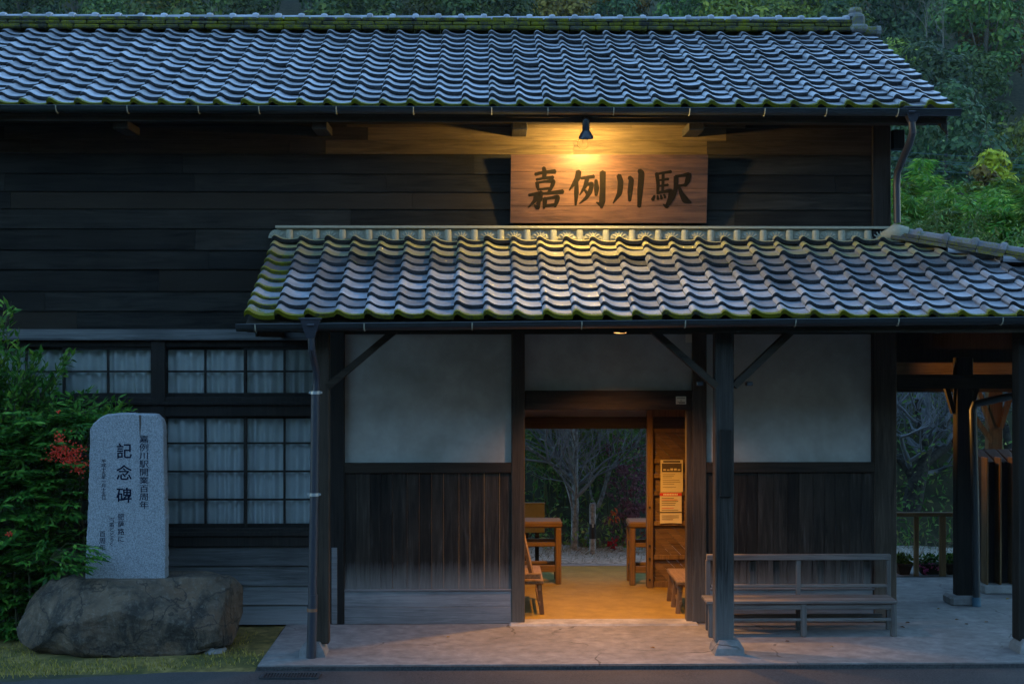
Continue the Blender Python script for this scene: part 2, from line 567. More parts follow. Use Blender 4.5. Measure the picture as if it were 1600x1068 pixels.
def leaves(mb, pos, dirs, nrm, ln, wd, fold=0.25):
    """many leaf shaped faces: rhombus of two folded triangles each; arrays of centres, long axes, normals"""
    n = len(pos)
    d = dirs / (np.linalg.norm(dirs, axis=1, keepdims=True) + 1e-9)
    s_ = np.cross(d, nrm)
    s_ /= (np.linalg.norm(s_, axis=1, keepdims=True) + 1e-9)
    u = np.cross(s_, d)
    ln = np.broadcast_to(np.asarray(ln, float), (n,))[:, None]
    wd = np.broadcast_to(np.asarray(wd, float), (n,))[:, None]
    a = pos
    b = pos + d * ln * 0.42 + s_ * wd * 0.5 + u * wd * fold
    c = pos + d * ln
    e = pos + d * ln * 0.42 - s_ * wd * 0.5 + u * wd * fold
    V = np.stack([a, b, c, e], axis=1).reshape(-1, 3)
    base = len(mb.v)
    mb.v += [tuple(x) for x in V]
    mb.f += [t for i in range(n) for t in ((base + 4 * i, base + 4 * i + 1, base + 4 * i + 2), (base + 4 * i, base + 4 * i + 2, base + 4 * i + 3))]
    return mb


def rdir(n):
    v = NR.normal(size=(n, 3))
    return v / np.linalg.norm(v, axis=1, keepdims=True)

# ------------------------------------------------------------------ ground
def prism_x(mb, poly, x0, x1):
    n = len(poly)
    mb.add([(x0, y, z) for y, z in poly] + [(x1, y, z) for y, z in poly],
           [tuple(range(n - 1, -1, -1)), tuple(range(n, 2 * n))] + [(i, (i + 1) % n, (i + 1) % n + n, i + n) for i in range(n)])
    return mb


APX0 = G(412, 1025).x                      # left edge of the apron
APY = G(1000, 1036).y                      # front edge of the apron
XL, XR = -7.4, 4.23                        # building, left end out of frame and right corner
YB = 2.14                                  # rear partition of the entrance hall
HX0 = X(535, 0)
DX0, DX1 = X(820, 0), X(1083, 0)           # entrance

mb = MB()


def gz(x, y):
    if y < -34:
        z = -0.05 + 0.66 * (-34 - y)  # unseen rise behind the camera, added to block low sky light
    elif y < 5.0:
        z = -0.05
    elif y < 9:
        z = -0.05 + 2.6 * ((y - 5.0) / 4.0) ** 1.2
    elif y < 74:
        z = 2.55 + (y - 9) * 0.075
    else:
        z = 7.4 + (y - 74) * 0.56
    if y > 5:
        z += 0.3 * math.sin(x * 0.7 + y * 0.4) * min(1, (y - 5) / 4) + (2.5 * mn.noise((x * 0.03, y * 0.03, 2)) if y > 74 else 0)
    return z


ys = [-110, -95, -80, -65, -50, -42, -34, -26, -18, -10, -6, -4, -3, -2.5, -2, -1.5, -1, -.5, 0, 1, 2, 3, 4, 4.4, 5, 5.5, 6, 6.5, 7, 8, 9, 11, 14, 18, 24, 32, 42, 54, 66, 74, 82, 92, 104, 118, 132, 148, 166, 186, 210, 240]
xs = [-140, -100, -80, -64, -50, -40, -32, -24, -18, -14, -11, -8, -6, -4, -2, 0, 2, 4, 6, 8, 10, 12, 15, 18, 22, 28, 36, 44, 54, 66, 80, 100, 140]
grid_mesh(mb, xs, ys, lambda x, y: gz(x, y))
struct(mb, 'ground', M['soil'], smooth=True)

mb = MB()
n = 26
vs, fs = [], []
for i in range(n):                        # forecourt asphalt with its ragged grassy border on the left
    px = -420 + i * (420 + 430) / (n - 1)
    g = G(px, 1064 - 24 * max(0, px) / 430 + 3 * mn.noise((px * .03, 1, 0)), -0.046)
    vs += [(g.x, g.y, -0.046), (g.x, -34, -0.046)]
for x in (APX0 + 0.4, 4, 12, 30):
    vs += [(x, APY - 0.005, -0.046), (x, -34, -0.046)]
for i in range(len(vs) // 2 - 1):
    fs.append((2 * i, 2 * i + 1, 2 * i + 3, 2 * i + 2))
mb.add(vs, fs)
struct(mb, 'asphalt_forecourt', M['asphalt'])

mb = MB()                                  # the strip of mossy soil in front of the windows
grid_mesh(mb, [-9, -7, -6, -5, -4, -3.4, -2.8, APX0 - 0.02], [-3.2, -2.4, -2, -1.6, -1.2, -.8, -.4, 0.05],
          lambda x, y: -0.049 + (0.045 * (0.5 + 0.5 * mn.noise((x * 1.3, y * 1.9, 4))) if y > -2.0 else 0) - (0.02 if y < -2.3 else 0))
struct(mb, 'lawn_soil', M['grassbed'], smooth=True)


def apron_mat():
    m = NB('cracked apron concrete')
    o = m.obj()
    n = m.noise(o, 7, 6, 0.65)
    b = m.noise(o, 0.9, 4, 0.6, 0.5)
    c = m.mix(m.ramp(n, [(0.35, 0.0), (0.65, 1.0)]), (0.125, 0.12, 0.115), (0.225, 0.215, 0.205))
    c = m.mix(m.ramp(b, [(0.45, 0.0), (0.7, 0.75)]), c, (0.11, 0.10, 0.092))
    wv = m.n('VectorMath', {0: o, 1: m.n('VectorMath', {0: m.n('TexNoise', {'Vector': o, 'Scale': 3.0}).outputs[1], 'Scale': 0.35}, operation='SCALE').outputs[0]}, operation='ADD').outputs[0]
    vo = m.n('TexVoronoi', {'Vector': wv, 'Scale': 0.55}, feature='DISTANCE_TO_EDGE').outputs['Distance']
    cr = m.math('MULTIPLY', m.math('LESS_THAN', vo, 0.006), m.ramp(m.noise(o, 1.3), [(0.5, 0.0), (0.56, 0.8)]))
    c = m.mix(cr, c, (0.05, 0.045, 0.04))
    c = m.mix(m.ramp(m.noise(o, 60, 3, 0.7), [(0.66, 0.0), (0.72, 0.6)]), c, (0.06, 0.055, 0.05))
    m.base(c)
    m.rough(0.88)
    m.bump(m.math('SUBTRACT', n, m.math('MULTIPLY', cr, 0.6)), 0.35, 0.012)
    return m.m


M['apron'] = apron_mat()
mb = MB()
mb.box(APX0, 12, APY, 0.14, -0.30, -0.002)
mb.box(4.05, 12, 0.14, 3.7, -0.30, -0.002)
struct(mb, 'concrete_apron', M['apron'])
mb = MB()
mb.box(APX0, 12, APY - 0.028, APY - 0.003, -0.2, -0.012)
struct(mb, 'apron_edge', M['asphalt'])
mb = MB()
mb.box(APX0 + 0.1, 12, APY - 0.10, APY - 0.004, -0.30, -0.028)
None
mb = MB()
mb.box(HX0, 4.05, 0.14, 3.7, -0.3, 0.004)
struct(mb, 'hall_floor', M['earth_floor'])
mb = MB()
mb.box(-8, 12, 3.704, 3.86, -0.3, 0.010)
struct(mb, 'platform_edge', M['concrete'])
mb = MB()
grid_mesh(mb, [-8 + .5 * i for i in range(41)], [3.862, 4.0, 4.2, 4.4, 4.7, 5.0], lambda x, y: -0.02 + 0.07 * (0.5 + mn.noise((x * 2.1, y * 2.3, 1))) + 0.05 * (y - 3.9))
struct(mb, 'gravel_strip', M['gravel'], smooth=True)
mb = MB()                                  # doorstep in front of the entrance
a, b = X(800, -0.12), X(1092, -0.12)
mb.bev(a - .03, b, -0.17, 0.138, -0.2, 0.016, 0.02)
struct(mb, 'doorstep', M['concrete'])

# ------------------------------------------------------------------ station building
st = thing('station_building', (0, 0, 0), 'old dark timber station house with two grey tiled roofs and white plaster porch walls', 'station')


def tiles(mb, O, ux, us, un, ncol, nrow, w, l, keep=lambda x, s: True, moss=lambda i, j: 0.0, ochre=None, dirtf=None):
    us_ = [-0.035, 0.0, 0.05, 0.11, 0.18, 0.26, 0.36, 0.48, 0.62, 0.80, 0.98]
    hz = [0.022, 0.044, 0.058, 0.060, 0.050, 0.032, 0.015, 0.005, 0.0, 0.001, 0.008]
    hz = [h * .87 for h in hz]
    K = len(us_)
    A = {'moss': mb.att.setdefault('moss', []), 'dirt': mb.att.setdefault('dirt', []), 'ochre': mb.att.setdefault('ochre', [])}
    for j in range(nrow):
        for i in range(ncol):
            xc, sc_ = (i + 0.5) * w, (j + 0.5) * l
            if not keep(xc, sc_):
                continue
            dz = rng.gauss(0, 0.003)
            tl = rng.gauss(0, 0.006)
            ds = rng.gauss(0, 0.006)
            if rng.random() < .03: ds += rng.uniform(-.02, .02); dz += .006
            s0 = j * l + ds - 0.012
            s1 = (j + 1) * l + 0.05
            m0 = moss(i, j)
            oc = ochre(i, j) if ochre else 0.0
            dv = dirtf(i, j) if dirtf else 0.0
            rows = [(s1, 0.0, 0.25 * m0, 0, 0), (s0 + (s1 - s0) * 0.30, 0.036, 0.4 * m0, 0, oc), (s0 + 0.016, 0.049, 0.75 * m0, 0, oc), (s0, 0.046, m0 + .25, 0, oc)]
            vs = []
            for (s, h, mo, di, o_) in rows:
                for k in range(K):
                    vs.append(O + ux * ((i + us_[k]) * w) + us * s + un * (hz[k] + h + dz + tl * us_[k]))
                    A['moss'].append(mo); A['dirt'].append(max(di, dv)); A['ochre'].append(o_)
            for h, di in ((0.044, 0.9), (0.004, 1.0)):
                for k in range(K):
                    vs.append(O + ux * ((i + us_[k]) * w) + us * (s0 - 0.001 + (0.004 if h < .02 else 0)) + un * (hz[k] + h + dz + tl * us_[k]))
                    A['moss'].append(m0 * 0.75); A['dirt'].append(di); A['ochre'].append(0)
            fs = []
            for r in (0, 1, 2, 4):
                for k in range(K - 1):
                    fs.append((r * K + k, (r + 1) * K + k, (r + 1) * K + k + 1, r * K + k + 1))
            for side in (0, K - 1):              # left and right edge thickness
                b = len(vs)
                for (s, h, mo, di, o_) in rows:
                    p = O + ux * ((i + us_[side]) * w) + us * s
                    vs.append(p + un * (hz[side] + h + dz + tl * us_[side])); vs.append(p + un * (hz[side] + h - 0.022))
                    for q in (0, 1):
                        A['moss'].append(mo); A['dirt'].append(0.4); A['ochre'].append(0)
                for q in range(3):
                    fs.append((b + 2 * q, b + 2 * q + 1, b + 2 * q + 3, b + 2 * q + 2))
            mb.add(vs, fs)
    return mb


# main roof
TW = 0.273
YE, YR = -0.65, 2.30
ZE, ZR = Z(162, YE, 800), 6.66
slope = math.atan2(ZR - ZE, YR - YE)
us = Vector((0, math.cos(slope), math.sin(slope)))
un = Vector((0, -math.sin(slope), math.cos(slope)))
RX1 = P(1490, 165, YE).x
ncol = 45
L = (YR - YE) / math.cos(slope)
nrow = 14
mb = MB()
nz = lambda i, j, s: mn.noise((i * 0.31 + s, j * 0.37, s * 1.7))
tiles(mb, Vector((RX1 - ncol * TW, YE, ZE - 0.05)), Vector((1, 0, 0)), us, un, ncol, nrow, TW, L / nrow,
      moss=lambda i, j: (1.15 if j == 0 else 0.02) + max(0, nz(i, j, 3.1) - 0.25) * 0.7)
roof = mb.build('main_roof', M['tile'], st, smooth=True)
# deck below the tiles and the rear slope
mb = MB()
Yq = 3.75
Zq = ZR - (Yq - YR) * math.tan(slope)
prism_x(mb, [(YE + 0.03, ZE - 0.075), (YR, ZR - 0.07), (Yq, Zq - 0.075), (Yq, Zq - 0.16), (YR, ZR - 0.17), (YE + 0.03, ZE - 0.13)], XL, RX1 - 0.05)
mb.build('roof_deck', M['beam_y'], st)
# ridge
mb = MB()
zr0 = ZR - 0.02
RXe = P(1330, 45, YR).x
for k, (hw, h) in enumerate(((0.16, 0.05), (0.14, 0.05), (0.125, 0.05))):
    n = int((RXe - XL) / 0.31)
    for i in range(n + 1):
        x0 = RXe - (i + 1) * 0.31 + (0.15 if k % 2 else 0)
        mb.bev(x0 + .004, min(x0 + 0.306, RXe), YR - hw, YR + hw, zr0 + k * 0.05 + rng.gauss(0, .002), zr0 + k * 0.05 + 0.046 + rng.gauss(0, .003), 0.012)
rb = mb.build('ridge_course', M['tile_moss'], st)
va = np.array([v.co[2] for v in rb.data.vertices])
for nm, val in (('moss', 0.53), ('dirt', 1.0), ('ochre', 0.0)):
    rb.data.attributes.new(nm, 'FLOAT', 'POINT').data.foreach_set('value', np.full(len(va), val, dtype=np.float32))
mb = MB()
zt = zr0 + 0.15
n = int((RXe - XL) / TW)
for i in range(n):
    x1 = RXe - 0.03 - i * TW
    dz = rng.gauss(0, 0.003)
    prof = []
    for (xa, r) in ((x1 - TW, 0.052), (x1 - 0.075, 0.056), (x1 - 0.07, 0.072), (x1 - 0.035, 0.080), (x1 - 0.004, 0.072), (x1, 0.056)):
        prof.append((xa, r))
    vs, fs = [], []
    K = 9
    for (xa, r) in prof:
        for k in range(K):
            t = math.pi * k / (K - 1)
            vs.append((xa, YR + 1.25 * r * math.cos(t), zt - 0.012 + dz + r * math.sin(t)))
    for a_ in range(len(prof) - 1):
        for k in range(K - 1):
            fs.append((a_ * K + k, a_ * K + k + 1, (a_ + 1) * K + k + 1, (a_ + 1) * K + k))
    mb.add(vs, fs)
o = mb.build('ridge_cap', M['tile'], st, smooth=True)
mb = MB()                                   # ridge end ornament
mb.bev(RXe - 0.02, RXe + 0.13, YR - 0.17, YR + 0.17, zr0, zr0 + 0.20, 0.03)
mb.bev(RXe - 0.05, RXe + 0.16, YR - 0.20, YR + 0.20, zr0 - 0.01, zr0 + 0.08, 0.03)
mb.lathe((RXe + 0.05, YR, zr0 + 0.19), [(0.11, 0), (0.10, 0.03), (0.075, 0.05), (0.085, 0.08), (0.07, 0.115), (0.02, 0.125), (0.0, 0.125)], 12)
mb.tube([(RXe + 0.12, YR, zr0 + 0.03), (RXe + 0.34, YR, zr0 + 0.025)], 0.06, 10)
mb.tube([(RXe + 0.30, YR, zr0 + 0.027), (RXe + 0.35, YR, zr0 + 0.025)], 0.068, 10)
o = mb.build('ridge_end_tile', M['tile_moss'], st)
for nm, val in (('moss', 0.5), ('dirt', 0.5), ('ochre', 0.0)):
    o.data.attributes.new(nm, 'FLOAT', 'POINT').data.foreach_set('value', np.full(len(o.data.vertices), val, dtype=np.float32))

# eave boards, brackets and purlin of the main roof
mb = MB()
mb.box(XL, RX1 - 0.06, YE + 0.06, YE + 0.09, ZE - 0.175, ZE - 0.13)
mb.build('fascia', M['beam'], st)
mb = MB()
mb.box(XL, RX1 - 0.15, -0.34, -0.22, Z(192, -0.34), ZE - 0.02)
mb.build('eave_purlin', M['beam'], st)
for px in (812, 1087, 500, 190):
    mb = MB()
    xa, xb = X(px - 12, -.45), X(px + 12, -.45)
    mb.bev(xa, xb, -0.50, 0.02, Z(204, -.45), Z(191, -.45), 0.006)
    mb.build('bracket', M['beam_y'], st)
mb = MB()                                   # ends of the purlins beyond the right corner
mb.bev(X(1393, .05), X(1411, .05), -0.02, 0.16, Z(231, 0), Z(201, 0), 0.006)
mb.build('purlin_end', M['post_dark'], st)
mb = MB()
mb.bev(X(1455, -.3), X(1477, -.3), -0.36, -0.20, Z(192, -.3), Z(182, -.3), 0.006)
mb.prism([(X(1462, -.3), Z(186, -.3)), (X(1478, -.3), Z(182, -.3)), (X(1478, -.3), Z(208, -.3))], -0.34, -0.30)
mb.build('purlin_end', M['post_dark'], st)
mb = MB()
prism_x(mb, [(YE + 0.08, ZE - 0.22), (YE + 0.08, ZE - 0.10), (YR, ZR - 0.12), (YR, ZR - 0.26)], RX1 - 0.10, RX1 - 0.06)
mb.build('barge_board', M['post_dark'], st)

# upper wall cladding
zt_wall = ZE + 0.18
mb_d, mb_p, mb_m = MB(), MB(), MB()
zb = Z(522, 0, 300)
rowsz = []
z = zb
for py in (486, 455, 421, 391, 358, 327, 300, 272, 241, 219, 199, 180):
    z1 = Z(py, 0, 500)
    rowsz.append((z, z1))
    z = z1
for r, (z0, z1) in enumerate(rowsz):
    x = XL
    while x < XR - 0.2:
        ln = rng.uniform(1.6, 4.2)
        x1 = min(x + ln, XR - 0.2)
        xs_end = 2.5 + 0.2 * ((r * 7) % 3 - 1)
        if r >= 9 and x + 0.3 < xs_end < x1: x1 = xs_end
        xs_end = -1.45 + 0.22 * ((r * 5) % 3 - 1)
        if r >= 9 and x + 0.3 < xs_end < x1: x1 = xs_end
        if XR - 0.2 - x1 < 0.35:
            x1 = XR - 0.2
        t = rng.uniform(0, 0.004)
        tgt = (mb_p if (x + x1) / 2 > -0.9 and x1 < 2.75 else mb_m) if r >= 9 else mb_d  # pale pine kept to the lamp's span, so board colour carries its glow
        a_, b_ = x + 0.0015, x1 - 0.0015
        zt_ = z1 + 0.012 if r < len(rowsz) - 1 else z1
        tgt.add([(a_, -0.020 - t, z0 + rng.uniform(0, .003)), (b_, -0.020 - t, z0 + rng.uniform(0, .003)), (b_, -0.006, zt_), (a_, -0.006, zt_),
                 (a_, 0.004, z0), (b_, 0.004, z0), (b_, 0.010, zt_), (a_, 0.010, zt_)],
                [(0, 1, 2, 3), (0, 4, 5, 1), (0, 3, 7, 4), (1, 5, 6, 2), (3, 2, 6, 7), (4, 7, 6, 5)])
        x = x1
wall = mb_d.build('upper_cladding', M['board_dark'], st)
mb_p.build('eave_cladding', M['pine_lamplit'], wall)
mb_m.build('eave_cladding', M['board_unlit'], wall)
mb = MB()
mb.box(XL, XR, 0.02, 0.12, zb - 0.02, zt_wall)
prism_x(mb, [(0.12, zb - 0.4), (3.5, zb - 0.4), (3.5, Zq - .05), (YR, ZR - 0.2), (0.12, ZE + 0.26)], XR - 0.12, XR - 0.02)
prism_x(mb, [(0.12, 0), (3.5, 0), (3.5, Zq - .05), (YR, ZR - 0.2), (0.12, ZE + 0.26)], XL, XL + 0.1)
mb.build('wall_core', M['post_dark'], st)
mb = MB()
mb.bev(X(1363, -.04), X(1392, -.04), -0.045, 0.10, 0.0, zt_wall, 0.008)
mb.build('corner_post', M['post_dark'], st)

# window ledge board on the left
mb = MB()
xa, xb = XL, X(478, -.1)
mb.add([(xa, -0.09, Z(528, -.1, 300)), (xb, -0.09, Z(528, -.1, 300)), (xb, -0.02, Z(514, 0, 300)), (xa, -0.02, Z(514, 0, 300)),
        (xa, -0.09, Z(531, -.1, 300)), (xb, -0.09, Z(531, -.1, 300)), (xb, -0.02, Z(531, 0, 300)), (xa, -0.02, Z(531, 0, 300))],
       [(0, 1, 2, 3), (4, 7, 6, 5), (0, 4, 5, 1), (1, 5, 6, 2), (2, 6, 7, 3), (3, 7, 4, 0)])
mb.build('ledge', M['board_low'], st)

# windows on the left: posts, rails, sashes with panes and curtains
for px0, px1 in ((236, 258), (-150, -128)):
    mb = MB()
    mb.bev(X(px0, -.05), X(px1, -.05), -0.055, 0.10, 0.0, zb, 0.006)
    mb.build('window_post', M['post_dark'], st)
mb = MB()
for pa, pb, d in ((620, 650, 0.045), (824, 853, 0.05), (531, 542, 0.03)):
    mb.bev(XL, X(505, 0), -d, 0.09, Z(pb, 0, 300), Z(pa, 0, 300), 0.006)
mb.bev(XL, X(505, 0), -0.075, 0.03, Z(632, 0, 300), Z(627, 0, 300), 0.004)
mb.bev(XL, X(505, 0), -0.075, 0.03, Z(836, 0, 300), Z(829, 0, 300), 0.004)
mb.build('window_rail', M['post_dark'], st)


def sash(px0, px1, py0, py1, ncols, hbars, depth, curt):
    """one sliding sash: frame with glazing bars, glass pane and curtain behind"""
    x0, x1 = X(px0, depth), X(px1, depth)
    z1, z0 = Z(py0, depth, 300), Z(py1, depth, 300)
    mb = MB()
    fw = 0.026
    mb.bev(x0, x0 + fw, depth - .015, depth + .015, z0, z1, .004)
    mb.bev(x1 - fw, x1, depth - .015, depth + .015, z0, z1, .004)
    mb.bev(x0 + fw, x1 - fw, depth - .014, depth + .014, z0, z0 + 0.05, .004)
    mb.bev(x0 + fw, x1 - fw, depth - .014, depth + .014, z1 - 0.03, z1, .004)
    for k in range(1, ncols):
        xx = x0 + (x1 - x0) * k / ncols
        mb.box(xx - .011, xx + .011, depth - .012, depth + .012, z0 + .05, z1 - .03)
    for py in hbars:
        zz = Z(py, depth, 300)
        mb.box(x0 + fw, x1 - fw, depth - .010, depth + .010, zz - .010, zz + .010)
    s = mb.build('window', M['post_dark'], st)
    mb = MB()
    mb.box(x0 + fw * .6, x1 - fw * .6, depth + 0.003, depth + 0.007, z0 + .03, z1 - .02)
    mb.build('pane', M['glass'], s)
    mb = MB()
    nx = 70
    ph = rng.uniform(0, 9)
    fr = rng.uniform(46, 60)
    xs_ = [x0 + (x1 - x0) * i / nx for i in range(nx + 1)]
    zs_ = [z0 + (z1 - z0) * q / 5 for q in range(6)]
    vs = [(x, depth + 0.075 + 0.042 * math.sin(x * fr + ph + 1.6 * math.sin(x * 7 + ph)) * (1.1 - 0.4 * q / 5) + 0.012 * math.sin(x * 17 + q * .4), z) for q, z in enumerate(zs_) for x in xs_]
    fs = [(q * (nx + 1) + i, q * (nx + 1) + i + 1, (q + 1) * (nx + 1) + i + 1, (q + 1) * (nx + 1) + i) for q in range(5) for i in range(nx)]
    mb.add(vs, fs)
    mb.build('curtain', M['curtain'], s, smooth='all')


for (a_, b_, nc, d) in ((-20, 102, 2, .03), (98, 240, 2, .0), (256, 386, 2, .03), (381, 508, 2, .0), (-130, -15, 2, .0)):
    sash(a_, b_, 542, 621, nc, (580,), d, True)
for (a_, b_, nc, d) in ((-20, 102, 2, .03), (98, 240, 2, .0), (256, 386, 2, .0), (381, 508, 2, .03), (-130, -15, 2, .0)):
    sash(a_, b_, 649, 825, nc, (692, 736, 780), d, True)
mb = MB()
mb.box(XL, X(505, .3), 0.55, 0.6, 0.0, zb)
mb.build('room_partition', M['post_dark'], st)
# boards under the windows
mb = MB()
z = 0.0
for py in (943, 913, 882, 852):
    z1 = Z(py, 0, 400)
    for (xa, xb) in ((XL, X(130, 0)), (X(130, 0), X(506, 0))):
        t = rng.uniform(0, .004)
        mb.add([(xa, -0.045 - t, z), (xb - .003, -0.045 - t, z), (xb - .003, -0.02, z1 + .012), (xa, -0.02, z1 + .012), (xa, 0.0, z), (xb - .003, 0.0, z), (xb - .003, 0.01, z1 + .012), (xa, 0.01, z1 + .012)],
               [(0, 1, 2, 3), (0, 4, 5, 1), (0, 3, 7, 4), (1, 5, 6, 2), (3, 2, 6, 7), (4, 7, 6, 5)])
    z = z1
mb.build('low_cladding', M['board_low'], st)
mb = MB()
for px in (518, ):
    mb.bev(X(px, -.05), X(px + 9, -.05), -0.062, 0.0, 0.0, Z(853, 0), .004)
mb.build('corner_batten', M['board_grey'], st)

# entrance front: posts
ZPT = Z(470, 0)
for px0, px1, nm in ((516, 538, 'post_dark'), (799, 820, 'post'), (1082, 1104, 'post'), (1366, 1401, 'post_dark')):
    mb = MB()
    mb.bev(X(px0, -.05), X(px1, -.05), -0.055, 0.085, 0.0, ZPT, 0.008)
    mb.build('wall_post', M['post' if px0 == 1366 else nm], st)
mb = MB()
mb.bev(X(1072, .02), X(1082.5, .02), -0.02, 0.10, 0.004, Z(640, 0), 0.005)
mb.build('door_jamb', M['post'], st)
for k, (pa, pb, zt_) in enumerate(((538, 799, 722), (820, 1082, 610), (1104, 1366, 722))):
    mb = MB()
    grid = 24
    x0, x1, z0, z1 = X(pa, .01), X(pb, .01), Z(zt_, 0) - .01, ZPT
    xs_ = [x0 + (x1 - x0) * i / grid for i in range(grid + 1)]
    zs_ = [z0 + (z1 - z0) * i / 16 for i in range(17)]
    mb.add([(x, 0.008 + 0.004 * mn.noise((x * 3, z * 3, k)), z) for z in zs_ for x in xs_],
           [(j * 25 + i, j * 25 + i + 1, (j + 1) * 25 + i + 1, (j + 1) * 25 + i) for j in range(16) for i in range(24)])
    mb.box(x0, x1, 0.02, 0.07, z0, z1)
    mb.build('plaster_panel', M['plaster'], st)
for (pa, pb) in ((538, 799), (1104, 1366)):
    xa, xb = X(pa, -.03), X(pb, -.03)
    mb = MB()
    mb.bev(xa, xb, -0.050, 0.05, Z(738, 0), Z(722, 0), 0.006)
    mb.build('dado_rail', M['beam'], st)
    mb = MB()
    n = 13
    ws = [rng.uniform(.8, 1.25) for _ in range(n)]
    tot = sum(ws)
    x = xa
    for q in ws:
        x1 = x + (xb - xa) * q / tot
        dy = rng.uniform(0, .005)
        mb.bev(x + .0015, x1 - .0015, -0.022 - dy * .6, 0.02, Z(919, 0), Z(737.5, 0), 0.001)
        x = x1
    mb.build('wainscot', M['board_vert'], st)
    mb = MB()
    mb.bev(xa, xb, -0.045, 0.02, 0.0, Z(946, 0) - .002, 0.004)
    mb.bev(xa, xb, -0.040, 0.02, Z(946, 0), Z(919, 0), 0.004)
    mb.bev(xa, xb, -0.052, 0.0, Z(921.5, 0), Z(918.5, 0), 0.003)
    mb.build('base_board', M['board_grey'], st)
mb = MB()
mb.bev(DX0, DX1, -0.045, 0.10, Z(640, 0), Z(610, 0), 0.006)
mb.build('door_lintel', M['beam'], st)

# entrance hall inside
ZC = 2.75
mb = MB()
bx0, bx1 = X(812, YB), X(1010, YB)
mb.box(HX0, bx0, YB, YB + .06, 0.0, ZC)
mb.box(bx0, XR - .12, YB, YB + .06, Z(652, YB, 900), ZC)
mb.build('rear_plaster', M['plaster'], st)
mb = MB()
mb.box(HX0, HX0 + .05, 0.1, YB, 0, ZC)
mb.build('side_lining', M['inner_z'], st)
mb = MB()
mb.box(XR - .17, XR - .125, 0.1, YB + .06, 0, ZC)
mb.build('side_lining', M['inner_z'], st)
mb = MB()
mb.box(HX0, XR - .12, 0.09, YB + .06, ZC, ZC + .05)
mb.build('hall_ceiling', M['inner_y'], st)
mb = MB()
mb.bev(bx0 - .12, X(1076, YB), YB - .06, YB + .05, Z(669, YB, 900), Z(651, YB, 900), .006)
mb.build('rear_lintel', M['beam'], st)
# sliding door leaf of diagonal boards, pushed to the right
dr0, dr1 = X(1010, YB - .03), X(1100, YB - .03)
mb = MB()
mb.bev(dr0, X(1020, YB - .05), YB - .10, YB + .03, 0.0, Z(640, YB), .006)
mb.bev(X(1085, YB - .05), dr1, YB - .10, YB + .03, 0.0, Z(640, YB), .006)
dx0, dx1 = X(1020, YB - .05), X(1085, YB - .05)
for py in (644, 672, 720, 743, 770, 817, 870, 914):
    hh = .026 if py not in (644, 914) else .05
    mb.bev(dx0, dx1, YB - .055, YB + .02, Z(py, YB) - hh, Z(py, YB) + hh, .005)
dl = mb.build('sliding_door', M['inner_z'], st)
mb = MB()
wj = 0.115
zlo, zhi = 0.0, Z(640, YB)
k = -14
while k * wj < (zhi + dx1 - dx0):
    # diagonal board strip clipped to the leaf by building it from small slices
    sl = 10
    pts_a, pts_b = [], []
    for q in range(sl + 1):
        x = dx0 + (dx1 - dx0) * q / sl
        za = k * wj + (dx1 - x)
        pts_a.append((x, min(max(za + .002, zlo), zhi)))
        pts_b.append((x, min(max(za + wj - .003, zlo), zhi)))
    if pts_b[0][1] - pts_a[0][1] + pts_b[-1][1] - pts_a[-1][1] > 1e-4:
        yy = YB - .012 - rng.uniform(0, .004)
        vs = [(x, yy, z) for x, z in pts_a] + [(x, yy, z) for x, z in pts_b]
        mb.add(vs, [(q, q + 1, q + sl + 2, q + sl + 1) for q in range(sl) if pts_b[q][1] - pts_a[q][1] > 1e-4 or pts_b[q + 1][1] - pts_a[q + 1][1] > 1e-4])
    k += 1
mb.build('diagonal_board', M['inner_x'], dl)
for py in (792, 852, 872, 905):
    mb = MB()
    c_ = P(1015, py, YB - .102)
    mb.tube([c_, c_ + Vector((0, -.012, 0))], .014, 8)
    mb.build('stud', M['dark'], dl)

# porch roof
PYE = -1.75
PZE, PZT = Z(492, PYE, 800), Z(376, -0.03, 800)
psl = math.atan2(PZT - PZE, -PYE)
pus = Vector((0, math.cos(psl), math.sin(psl)))
pun = Vector((0, -math.sin(psl), math.cos(psl)))
PX0 = P(380, 490, PYE).x
HIPX = P(1392, 360, 0).x + 0.05
HK = 2.0
PL = -PYE / math.cos(psl)
pn = 9
pcol = 39
mb = MB()
hipx = lambda s: HIPX + (PL - s) * math.cos(psl) * HK


def pmoss(i, j):
    m_ = 0.06 + max(0, nz(i, j, 8.3)) * 0.5
    if j == 0: m_ += 0.75
    if i == 0: m_ += 0.62 if j < 8 else 0.15
    if i == 1 and j in (1, 2, 6): m_ += 0.18
    if j >= 1 and j < 8: m_ += 0.03
    return m_


tiles(mb, Vector((PX0 + 0.02, PYE, PZE - 0.04)), Vector((1, 0, 0)), pus, pun, pcol, pn, TW, PL / pn,
      keep=lambda x, s: PX0 + x < hipx(s) + 0.10, moss=pmoss,
      ochre=lambda i, j: 1.0 if j == pn - 1 else (0.8 if j == pn - 2 else 0.1 if j == pn - 3 else 0.0),
      dirtf=lambda i, j: (0.0, 0.0, 0.0, 0.12, 0.35, 0.75, 0.95, 0.35, 0.0)[j] * (0.6 + 0.8 * abs(nz(i, j, 5.2))))
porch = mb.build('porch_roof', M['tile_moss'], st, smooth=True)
# newest thin course under the flashing
mb = MB()
tiles(mb, Vector((PX0 + 0.02, PYE, PZE - 0.04)) + pus * (PL * (pn - 0.42) / pn) + pun * 0.036, Vector((1, 0, 0)), pus, pun, 24, 1, TW, PL / pn * .45,
      keep=lambda x, s: PX0 + x < HIPX, moss=lambda i, j: 0.0, ochre=lambda i, j: 0.85)
mb.build('top_course', M['tile'], porch, smooth=True)
